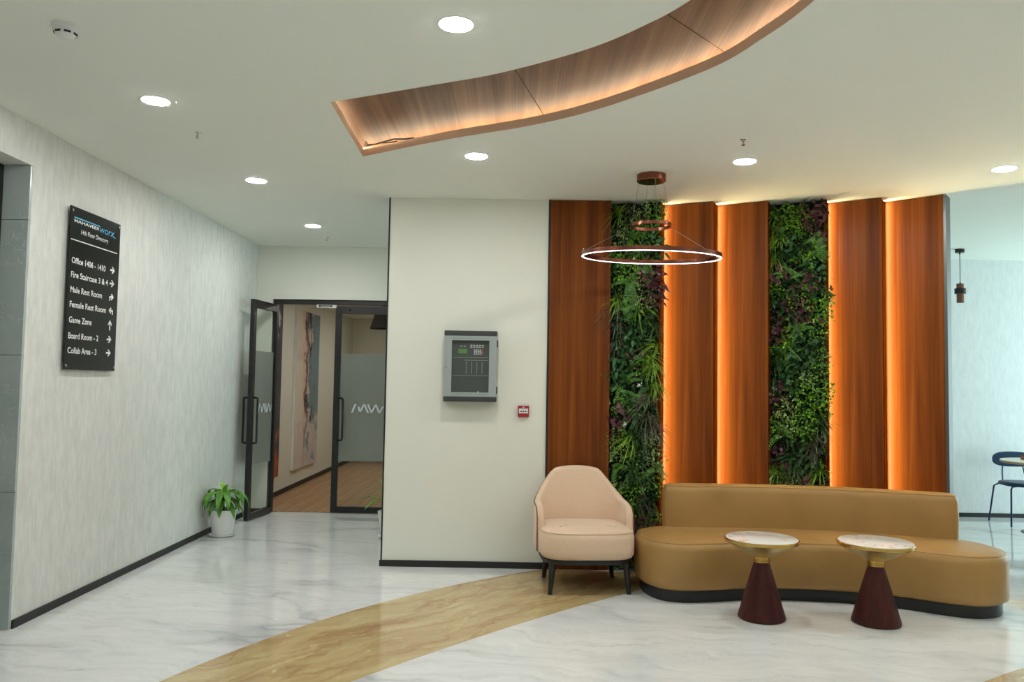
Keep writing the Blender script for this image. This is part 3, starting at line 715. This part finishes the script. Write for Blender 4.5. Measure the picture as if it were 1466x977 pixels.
def arrow(yc, zc, kind):
    h = .031; poly = None
    if kind == 'right': P = [(-h, -.006), (.004, -.006), (-.012, -.024), (.0, -.024), (.031, 0), (.0, .024), (-.012, .024), (.004, .006), (-h, .006)]
    if kind == 'up': P = [(b, a) for a, b in [(-.036, -.006), (.012, -.006), (-.004, -.024), (.008, -.024), (.036, 0), (.008, .024), (-.004, .024), (.012, .006), (-.036, .006)]]
    if kind == 'turn_right': P = [(-.028, -.024), (-.016, -.024), (-.016, -.004), (.004, -.004), (-.006, -.018), (.006, -.018), (.031, .003), (.006, .024), (-.006, .024), (.004, .009), (-.022, .009), (-.028, .004)]
    if kind == 'turn_left': P = [(-a, b) for a, b in [(-.028, -.024), (-.016, -.024), (-.016, -.004), (.004, -.004), (-.006, -.018), (.006, -.018), (.031, .003), (.006, .024), (-.006, .024), (.004, .009), (-.022, .009), (-.028, .004)]]
    mb = MB().prism(P, 0, .001); mb.v = [(SX + .0002 + z - XL, yc + x - 5.316, zc + y - 1.496) for x, y, z in mb.v]
    mb.build('arrow', MT['signwhite'], e, False)
for (zc, kd), yc in zip([(2.2, 'right'), (2.106, 'right'), (2.009, 'turn_right'), (1.914, 'turn_left'), (1.814, 'up'), (1.714, 'right'), (1.62, 'right')], [5.546, 5.545, 5.545, 5.547, 5.541, 5.538, 5.537]): arrow(yc, zc, kd)

# ================================================================== FIRE ALARM PANEL + CALL POINT
PX, PZ, PY = -.352, 1.585, WY
e = empty('fire_alarm_panel', (PX, PY, PZ), 0, 'grey wall-mounted fire alarm control panel with dark glazed door', 'control panel')
hw, hh, dp = .208, .279, .115
MB().box(-hw + .004, hw - .004, -dp + .036, 0, -hh + .02, hh - .02).build('cabinet', MT['panelgrey'], e, False, .003)
MB().box(-hw, hw, -dp, 0, hh - .04, hh).build('top_cap', MT['panelcap'], e, False, .006)
MB().box(-hw, hw, -dp, 0, -hh, -hh + .04).build('bottom_cap', MT['panelcap'], e, False, .006)
gx0, gx1, gz0, gz1 = -.147, .147, -.206, .203
dr = MB().box(-hw + .002, gx0, -dp + .002, -dp + .03, -hh + .0405, hh - .0405).box(gx1, hw - .002, -dp + .002, -dp + .03, -hh + .0405, hh - .0405).box(gx0, gx1, -dp + .002, -dp + .03, gz1, hh - .0405).box(gx0, gx1, -dp + .002, -dp + .03, -hh + .0405, gz0).build('door', MT['panelgrey'], e, False)
for zz in (.218, -.222):
    for k in range(16): MB().box(-.135 + k * .018 - .002, -.135 + k * .018 + .002, -dp + .0005, -dp + .003, zz - .003, zz + .003).build('vent_slot', MT['slot'], dr, False)
MB().lathe([(0, 0), (.005, 0), (.005, .003), (0, .003)], c=(-.19, -dp + .002, -.01), n=12, axis='y').build('lock', MT['chrome'], dr)
for zz in (.178, -.186): MB().box(hw - .002, hw + .008, -dp + .004, -dp + .03, zz - .028, zz + .028).build('hinge', MT['panelcap'], e, False, .002)
fa = MB().box(gx0, gx1, -dp + .03, -dp + .034, gz0, gz1).build('fascia', MT['paneldark'], e, False)
yf = -dp + .0285
def fbox(nm, x0, x1, z0, z1, mt): MB().box(x0, x1, yf, yf + .0014, z0, z1).build(nm, MT[mt], fa, False)
fbox('display', -.098, -.028, .100, .136, 'lcd')
for k in range(2): fbox('indicator', -.08 + k * .026, -.068 + k * .026, .153, .159, 'key')
fbox('divider', -.14, .14, .066, .069, 'panelgrey'); fbox('divider', -.05, .14, .045, .048, 'panelgrey'); fbox('divider', -.14, .14, -.075, -.072, 'panelgrey'); fbox('divider', -.14, .14, -.092, -.09, 'panelcap')
for r in range(2):
    for k in range(5): fbox('key', -.003 + k * .0225, .013 + k * .0225, .146 + r * .014, .155 + r * .014, 'key' if not (k == 4 and r == 0) else 'keyyel')
for r in range(4):
    for k in range(5): fbox('key', .026 + k * .0148, .037 + k * .0148, .092 + r * .0108, .100 + r * .0108, 'key' if k < 4 else ['keyred', 'keyyel', 'keyred', 'keyred'][r])
for c_ in range(4):
    for k in range(9): fbox('indicator', -.034 + c_ * .041, -.029 + c_ * .041, -.058 + k * .0108, -.054 + k * .0108, 'key')
fbox('power_light', .058, .070, -.204, -.199, 'ledgrn')
MB().box(gx0, gx1, -dp + .006, -dp + .010, gz0, gz1).build('window_pane', MT['glass'], dr, False)

e = empty('call_point', (.072, WY, 1.235), 0, 'small red manual fire call point on the white wall', 'call point')
MB().box(-.044, .044, -.032, 0, -.044, .044).build('housing', MT['red'], e, False, .005)
MB().box(-.036, .036, -.0335, -.031, -.016, .022).build('glass_plate', MT['white'], e, False)
ar = MB()
for sg in (-1, 1): ar.add([(sg * .008, -.0345, 0), (sg * .018, -.0345, .006), (sg * .018, -.0345, -.006)], [(0, 1, 2) if sg < 0 else (0, 2, 1)]); ar.box(min(sg * .018, sg * .028), max(sg * .018, sg * .028), -.0345, -.0336, -.0022, .0022)
ar.lathe([(0, 0), (.005, 0), (.005, .0008), (0, .0008)], c=(0, -.0336, 0), n=12, axis='y'); ar.build('arrow_mark', MT['ink'], e, False)
MB().box(-.008, .008, -.0335, -.0318, .030, .036).build('symbol_plate', MT['white'], e, False)

# ================================================================== GLASS DOUBLE DOOR
d1 = struct(MB().box(-2.69, -2.655, DW + .03, DW + .11, 0, 2.345).box(-1.365, -1.34, DW + .03, DW + .11, 0, 2.345).box(-2.655, -1.365, DW + .03, DW + .11, 2.298, 2.345).build('door_1', MT['blackmetal'], None, False, .002))
LW, LH = .635, 2.285
def logo_mesh(parent):
    """slanted mark on the frosted film, read from the lobby side (leaf-local +y)"""
    mb = MB(); z0, z1, w = 1.103, 1.199, .020
    for a, b, t in [(0, .036, 1), (.0885, .072, .7), (.0865, .132, 1), (.178, .137, 1), (.217, .176, 1), (.215, .263, 1), (.303, .262, 1), (.302, .345, .8)]:
        zt = z0 + (z1 - z0) * t
        mb.add([(.428 - x, .0062, z) for x, z in ((a - w / 2, z0), (a + w / 2, z0), (b + w / 2, zt), (b - w / 2, zt))], [(0, 3, 2, 1)])
    return mb.build('film_logo', MT['logo'], parent, False)
def door_leaf(loc, rz, mirror, label):
    """leaf-local: x from hinge (0) to meeting stile (LW); front face at -y"""
    fr = MB().box(0, .05, -.022, .022, .012, LH).box(LW - .066, LW, -.022, .022, .012, LH).box(.05, LW - .066, -.022, .022, LH - .085, LH).box(.05, LW - .066, -.022, .022, .012, .075).build('door_leaf', MT['blackmetal'], d1, False, .003)
    fr.location = loc; fr.rotation_euler = (0, 0, rz); fr['label'] = label
    MB().box(.05, LW - .066, -.005, .005, .075, LH - .085).build('glass_pane', MT['glass'], fr, False)
    MB().box(.05, LW - .066, -.0068, -.0055, .57, 1.754).build('frosted_film', MT['film'], fr, False)
    logo_mesh(fr)
    return fr
lf = door_leaf((-1.367, DW + .07, 0), PI, True, 'closed glazed leaf with frosted band')
hx = LW - .05
def pull(parent, x, sgn, dx):
    yb = sgn * .022; yo = sgn * .075
    MB().tube([(x, yb, .80), (x + dx * .4, sgn * .05, .80), (x + dx * .9, yo, .805), (x + dx, yo, .83), (x + dx, yo, 1.235), (x + dx * .9, yo, 1.26), (x + dx * .4, sgn * .05, 1.265), (x, yb, 1.265)], .011, 10).build('pull_handle', MT['blackmetal'], parent)
pull(lf, LW - .045, 1, -.075)
lo = door_leaf((-2.652, DW + .05, 0), math.radians(-96), False, 'glazed leaf standing open into the passage')
pull(lo, LW - .03, 1, -.0); pull(lo, LW - .03, -1, -.0)
MB().box(LW - .05, LW - .02, -.03, -.022, .94, 1.10).build('lock_plate', MT['panelcap'], lo, False, .002)
ml = MB().box(-2.215, -1.995, DW + .045, DW + .085, 2.262, 2.2975).build('magnetic_lock', MT['white'], d1, False, .002)
MB().box(-2.19, -2.04, DW + .042, DW + .0455, 2.270, 2.290).box(-2.175, -2.055, DW + .040, DW + .0425, 2.275, 2.285).build('armature_slot', MT['slot'], ml, False)
MB().box(-2.17, -2.06, DW + .0395, DW + .0418, 2.277, 2.283).build('lock_strip', MT['white'], ml, False)
MB().lathe([(0, 0), (.008, 0), (.008, .003), (0, .003)], c=(LW - .16, .022, LH - .045), n=12, axis='y').build('closer_screw', MT['chrome'], lf)

# paintings in the corridor
def painting(y0, y1, z0, z1, mt, label):
    e = empty('painting', (CX, (y0 + y1) / 2, z0), 0, label, 'painting', 'tall canvases in the corridor'); hw_ = (y1 - y0) / 2
    MB().box(.002, .035, -hw_, hw_, 0, z1 - z0).build('stretched_canvas', MT['potwhite'], e, False, .002)
    MB().box(.0352, .0365, -hw_ + .002, hw_ - .002, .002, z1 - z0 - .002).build('painted_face', MT[mt], e, False)
painting(9.1, 10.0, .25, 2.42, 'art1', 'tall abstract canvas with grey, white and orange, nearest behind the open door leaf')
painting(10.66, 11.9, .25, 2.42, 'art2', 'tall abstract canvas with teal, cream and rust seen through the open doorway')
e = empty('corridor_pendant', (-1.62, 9.75, CZ), 0, 'dark trapezoid hanging lamp seen through the top of the closed glass leaf', 'pendant light')
MB().lathe([(.012, -.24), (.03, -.02), (.03, 0), (0, 0)], n=16).build('stem', MT['blackmetal'], e)
MB().lathe([(.17, -.50), (.09, -.24), (.0, -.235), (0, -.245), (.085, -.25), (.165, -.5), (.17, -.50)], n=28).build('shade', MT['darkpend'], e)

# ================================================================== PLANTS
def curved_leaf(parent, base, az, L, w, rise, droop, mat, twist=0):
    mb = MB(); n = 9; rows_ = []
    dx, dy = math.cos(az), math.sin(az); sx, sy = -dy, dx
    for k in range(n + 1):
        t = k / n
        ang = rise - (rise + droop) * (t ** .85)
        if k == 0: c = Vector(base)
        else: c = c + Vector((dx * math.cos(ang), dy * math.cos(ang), math.sin(ang))) * (L / n)
        ww = w * (math.sin(PI * min(1, .12 + t * .88)) ** .7) if k < n else .001
        nrm = Vector((-dx * math.sin(ang), -dy * math.sin(ang), math.cos(ang)))
        s = Vector((sx, sy, 0))
        for u, dz in ((-1, .25), (0, 0), (1, .25)):
            q = c + s * (u * ww * .5) + nrm * (dz * ww * .5 * abs(u)); lim = XL + .018 - parent.location.x
            if q.x < lim + .05: q.x = lim + .05 * math.exp(min(0, (q.x - lim - .05) / .05))     # leaves bend along the wall
            rows_.append(q)
    fs = []
    for k in range(n):
        for j in range(2): fs.append((k * 3 + j, k * 3 + j + 1, k * 3 + j + 4, k * 3 + j + 3))
    mb.add(rows_, fs)
    return mb.build('leaf', mat, parent, True, 0, 180)
def potted(loc, label, leaves, seed, scale=1.0):
    r = random.Random(seed); e = empty('potted_plant', loc, 0, label, 'potted plant')
    MB().lathe([(0, .002), (.098, .002), (.116, .012), (.118, .02), (.108, .016), (.0, .0135)], n=40).build('saucer', MT['potwhite'], e)
    MB().lathe([(0, .016), (.082, .016), (.094, .03), (.122, .235), (.126, .24), (.124, .246), (.115, .246), (.112, .235), (.108, .20), (0, .2)], n=40).build('pot', MT['potwhite'], e)
    MB().lathe([(0, .225), (.06, .224), (.109, .218), (.106, .202), (0, .202)], n=28).build('soil', MT['soil'], e)
    MB().tube([(0, 0, .22), (.004, 0, .28), (0, .003, .36)], [.014, .011, .009], 8).build('stem', MT['stem'], e)
    for a, L, w, rise, droop, m in leaves(r): curved_leaf(e, (math.cos(a) * .006, math.sin(a) * .006, .315 + .06 * min(1, max(0, rise))), a, L, w, rise, droop, MT[m])
    return e
def bushy(r):
    out = []
    for k in range(13): out.append((k * 2 * PI / 13 + r.uniform(-.15, .15), r.uniform(.30, .37), r.uniform(.054, .068), r.uniform(.8, 1.15), r.uniform(1.25, 1.55), 'leafA'))
    for k in range(11): out.append((k * 2 * PI / 11 + .3 + r.uniform(-.2, .2), r.uniform(.22, .29), r.uniform(.05, .062), r.uniform(.2, .6), r.uniform(1.3, 1.5), 'leafA'))
    for k in range(4): out.append((k * PI / 2 + .6, r.uniform(.15, .19), .042, 1.35, -.4 if k % 2 else .3, 'leafB'))
    return out
def sparse(r):
    return [(PI + .25, .36, .045, .55, .45, 'leafA'), (PI + .9, .34, .045, .5, .6, 'leafA'), (PI - .5, .28, .04, .8, .1, 'leafA'), (PI * .9, .24, .03, 1.2, -.6, 'leafB'), (.4, .3, .04, .8, .6, 'leafA'), (-.6, .28, .04, .9, .5, 'leafA'), (-1.5, .3, .04, .7, .7, 'leafA')]
potted((-2.69, 7.46, 0), 'bushy green plant in a white pot on the floor against the left wall', bushy, 3)
potted((-1.135, 7.50, 0), 'white potted plant mostly hidden behind the white partition edge', sparse, 5)

# ================================================================== ARMCHAIR
e = empty('armchair', (.519, 5.875, 0), math.radians(5), 'cream upholstered tub armchair on black wooden legs', 'armchair')
def superell(hw_, y0, y1, p=3.2, n=48):
    out = []; cy = (y0 + y1) / 2; hy = (y1 - y0) / 2
    for k in range(n):
        a = 2 * PI * k / n; c, s = math.cos(a), math.sin(a)
        out.append((hw_ * math.copysign(abs(c) ** (2 / p), c), cy + hy * math.copysign(abs(s) ** (2 / p), s)))
    return out
seat_o = superell(.340, -.335, .27, 3.6, 64)
loft_outline(seat_o, [(.05, .238), (.015, .244), (.002, .265), (0, .30), (.0, .385), (.008, .415), (.028, .434), (.06, .444), (.12, .452), (.2, .456)]).build('seat_cushion', MT['cream'], e, True, 0, 60)
MB().tube([(x, y, .423) for x, y in inset(seat_o, .010)], .003, 6, True).build('seat_piping', MT['cream'], e)
# wrap-around shell: s runs from the left arm round the back to the right arm
def shell():
    pts = []; hw_ = .325; yb = .315; rc = .215; yf_ = -.075
    path = []
    for k in range(8): path.append((-hw_, yf_ + (yb - rc - yf_) * k / 8))
    for k in range(13): a = PI - (PI / 2) * k / 12; path.append((-hw_ + rc + rc * math.cos(a), yb - rc + rc * math.sin(a)))
    for k in range(1, 8): path.append((-hw_ + rc + (2 * hw_ - 2 * rc) * k / 8, yb))
    for k in range(13): a = PI / 2 - (PI / 2) * k / 12; path.append((hw_ - rc + rc * math.cos(a), yb - rc + rc * math.sin(a)))
    for k in range(1, 9): path.append((hw_, yb - rc + (yf_ - yb + rc) * k / 8))
    n = len(path); mb = MB(); vs = []; edge_ = []
    for i, (x, y) in enumerate(path):
        a = Vector(path[max(0, i - 1)]); b = Vector(path[min(n - 1, i + 1)]); t = (b - a).normalized(); nx_, ny_ = -t.y, t.x   # outward
        ax = abs(x)
        # height profile: low arms, straight slope through the corner, rounded crown
        if y < yb - rc: zt = .57 + .025 * (y - yf_) / (yb - rc - yf_)
        else:
            u = (hw_ - ax) / .135
            zt = .595 + .205 * u if u < 1 else .80 + .028 * (1 - (ax / .2) ** 2)
            if u > .75 and u < 1.15: zt -= .012 * (1 - abs(u - .95) / .2)
        k_end = min(i, n - 1 - i)
        if k_end < 3: zt -= (.05, .022, .007)[k_end]
        lean = .10 * max(0, (y - (yb - rc)) / rc)
        th = .028
        prof = [(th * .6, .25), (th, .30), (th, zt - .03), (th * .75, zt - .010), (0, zt), (-th * .75, zt - .010), (-th, zt - .03), (-th * 1.1, .42), (-th * 1.1, .26)]
        for d, z in prof:
            l = lean * max(0, z - .3)
            vs.append((x + nx_ * (d) + 0, y + ny_ * d + l * 1.0 - .0, z))
        edge_.append((x + nx_ * (th * .9), y + ny_ * th * .9 + lean * max(0, zt - .3), zt - .018))
    m = 9; fs = []
    for i in range(n - 1):
        for j in range(m - 1): fs.append((i * m + j, i * m + j + 1, (i + 1) * m + j + 1, (i + 1) * m + j))
        fs.append((i * m + m - 1, i * m, (i + 1) * m, (i + 1) * m + m - 1))
    fs.append(tuple(range(m))[::-1]); fs.append(tuple((n - 1) * m + j for j in range(m)))
    mb.add(vs, fs); return mb, edge_
sh_, ed = shell()
o = sh_.build('backrest_shell', MT['cream'], e, True, 0, 65)
first, last = ed[0], ed[-1]
MB().tube([(first[0], first[1] - .004, .26)] + ed + [(last[0], last[1] - .004, .26)], .0045, 6).build('edge_piping', MT['brownpipe'], e)
loft_outline(inset(seat_o, .02), [(.02, .205), (.0, .21), (0, .237), (.02, .2375)]).build('base_frame', MT['black'], e, True, 0, 40)
for sx, sy, tx, ty in ((-1, -1, -.278, -.262), (1, -1, .278, -.262), (-1, 1, -.26, .225), (1, 1, .26, .225)):
    MB().tube([(tx * .93, ty * .93, .208), (tx, ty, .0)], [.024, .015], 14).build('leg', MT['black'], e)

# ================================================================== SOFA
SO = (2.05, 5.7)
out = catmull([(.885, 5.76), (.91, 5.60), (.985, 5.465), (1.10, 5.405), (1.22, 5.398), (1.38, 5.43), (1.58, 5.48), (1.88, 5.50), (2.27, 5.455), (2.57, 5.345), (2.79, 5.205), (2.97, 5.135), (3.15, 5.185), (3.265, 5.31), (3.3, 5.5), (3.23, 5.67), (3.0, 5.82), (2.7, 5.955), (2.3, 6.06), (1.8, 6.12), (1.4, 6.12), (1.07, 6.07), (.91, 5.94)], 6, True)
out = ccw([(x - SO[0], y - SO[1]) for x, y in out])
e = empty('curved_sofa', (*SO, 0), 0, 'curved tan leather sofa with low backrest in front of the feature wall', 'sofa')
loft_outline(inset(out, .04), [(.004, 0), (0, .006), (0, .078), (.01, .079)]).build('plinth', MT['black'], e, True, 0, 40)
loft_outline(out, [(.06, .0795), (.03, .082), (.008, .098), (0, .125), (0, .345), (.006, .372), (.022, .392), (.045, .403), (.075, .411), (.11, .416)]).build('seat', MT['leather'], e, True, 0, 60)
MB().tube([(x, y, .3935) for x, y in inset(out, .0205)], .0015, 6, True).build('seat_seam', MT['leather'], e)
fc_ = catmull([(1.125, 5.935), (1.38, 5.955), (1.72, 5.965), (2.07, 5.945), (2.42, 5.885), (2.77, 5.765), (3.125, 5.625)], 8)
bk_ = off(fc_, .155)
bo_ = ccw([(x - SO[0], y - SO[1]) for x, y in fc_ + bk_[::-1]])
def roundends(poly, r=.05):
    # soften the four corners by averaging the outline a few times near sharp turns
    P = []
    n = len(poly)
    for i in range(n):
        a, b = Vector(poly[i]), Vector(poly[(i + 1) % n]); m_ = max(1, int((b - a).length / .02))
        for k in range(m_): P.append(tuple(a.lerp(b, k / m_)))
    for _ in range(10): P = [((P[i - 1][0] + 2 * P[i][0] + P[(i + 1) % len(P)][0]) / 4, (P[i - 1][1] + 2 * P[i][1] + P[(i + 1) % len(P)][1]) / 4) for i in range(len(P))]
    return P
bo_ = roundends(bo_)
loft_outline(bo_, [(.0, .38), (0, .42), (-.004, .55), (0, .665), (.005, .69), (.018, .712), (.04, .724), (.06, .727)]).build('backrest', MT['leather'], e, True, 0, 60)
MB().tube([(x, y, .712) for x, y in inset(bo_, .0165)], .0022, 6, True).build('backrest_seam', MT['leather'], e)

# ================================================================== SIDE TABLES
def side_table(loc, rz, label):
    e = empty('side_table', loc, rz, label, 'side table', 'conical side tables in front of the sofa')
    MB().lathe([(0, 0), (.135, 0), (.146, .008), (.146, .016), (.048, .352), (0, .352)], n=56).build('cone_base', MT['cone'], e)
    MB().lathe([(0, .3525), (.050, .3525), (.053, .355), (.053, .361), (.047, .364), (.047, .372), (.052, .376), (.052, .386), (0, .386)], n=48).build('collar', MT['brass'], e)
    MB().lathe([(0, .3865), (.052, .3865), (.225, .478), (0, .478)], n=64).build('flared_cone', MT['brasssatin'], e)
    MB().lathe([(.200, .4785), (.226, .4785), (.230, .482), (.230, .498), (.227, .501), (.223, .501), (.222, .484), (.200, .484), (.2, .4785)], n=72).build('rim', MT['brass'], e)
    MB().lathe([(0, .4845), (.2215, .4845), (.2215, .5025), (.219, .504), (0, .504)], n=72).build('marble_top', MT['tabletop'], e)
    return e
side_table((1.580, 5.113, 0), .4, 'side table with veined round top and brass flare, left of the pair')
side_table((2.275, 5.055, 0), 2.1, 'side table with veined round top and brass flare, right of the pair')

# ================================================================== LOUNGE FURNITURE
e = empty('lounge_chair', (5.61, 8.86, 0), math.radians(-8), 'navy metal-framed dining chair against the pale lounge wall', 'chair')
loft_outline(superell(.225, -.22, .20, 2.8, 40), [(.02, .425), (.004, .43), (0, .445), (.006, .46), (.03, .468), (.08, .472)]).build('seat', MT['navy'], e, True, 0, 60)
bk = MB(); vs = []; fs = []; nn = 40
for s_ in (0, 1):
    for k in range(nn):
        a = 2 * PI * k / nn; c, s = math.cos(a), math.sin(a); x = .225 * math.copysign(abs(c) ** .75, c); z = .695 + .085 * math.copysign(abs(s) ** .75, s)
        vs.append((x, .225 + s_ * .03 - .9 * x * x, z))
fs = [tuple(range(nn)), tuple(range(nn, 2 * nn))[::-1]] + [(k, nn + k, nn + (k + 1) % nn, (k + 1) % nn) for k in range(nn)]
bk.add(vs, fs).build('backrest', MT['navy'], e, True, .008)
for s in (-1, 1):
    MB().tube([(s * .10, .235, .66), (s * .115, .215, .55), (s * .13, .17, .43)], .008, 8).build('back_post', MT['navymetal'], e)
    MB().tube([(s * .14, .13, .43), (s * .19, .15, .425), (s * .225, .165, .40), (s * .265, .21, .0)], .009, 8).build('leg', MT['navymetal'], e)
    MB().tube([(s * .12, -.15, .43), (s * .18, -.17, .425), (s * .195, -.175, .40), (s * .21, -.20, .0)], .009, 8).build('leg', MT['navymetal'], e)
e = empty('bistro_table', (5.50, 8.32, 0), 0, 'pale round bistro table at the right edge, in front of the navy chair', 'table')
MB().lathe([(0, .715), (.39, .715), (.40, .72), (.40, .733), (0, .733)], n=64).build('edge_board', MT['woodedge'], e)
MB().lathe([(0, .7335), (.40, .7335), (.40, .742), (0, .742)], n=64).build('table_top', MT['tabletopfar'], e)
MB().lathe([(0, .012), (.03, .012), (.03, .7148), (0, .7148)], n=20).build('column', MT['blackmetal'], e)
MB().lathe([(0, 0), (.22, 0), (.22, .006), (.04, .0118), (0, .0118)], n=40).build('foot', MT['blackmetal'], e)
e = empty('table_box', (5.385, 8.45, .742), 0, 'small terracotta-brown wooden holder standing on the bistro table', 'box')
MB().box(-.03, .06, -.04, .04, 0, .045).build('holder', MT['woodbox'], e, False, .003)
MB().box(-.026, .056, -.034, .034, .0452, .05).build('insert', MT['slot'], e, False)
e = empty('cylinder_pendant', (4.83, 8.64, H2), 0, 'small wooden cylinder pendant with black collar hanging in the lounge', 'pendant light')
MB().lathe([(0, -.038), (.047, -.038), (.047, 0), (0, 0)], n=28).build('canopy', MT['blackmetal'], e)
MB().lathe([(0, -.055), (.009, -.055), (.009, -.0385), (0, -.0385)], n=12).build('cable_grip', MT['blackmetal'], e)
MB().tube([(0, 0, -.05), (0, 0, -.372)], .004, 6).build('cable', MT['navymetal'], e)
MB().lathe([(0, -.38), (.008, -.38), (.008, -.365), (0, -.365)], n=12).build('cable_gland', MT['blackmetal'], e)
MB().lathe([(.030, -.585), (.036, -.585), (.036, -.38), (0, -.38), (0, -.4), (.03, -.4), (.03, -.585)], n=32).build('wooden_tube', MT['pendwood'], e)
MB().lathe([(.0365, -.488), (.056, -.488), (.056, -.432), (.0365, -.432), (.0365, -.488)], n=32).build('collar', MT['blackmetal'], e)
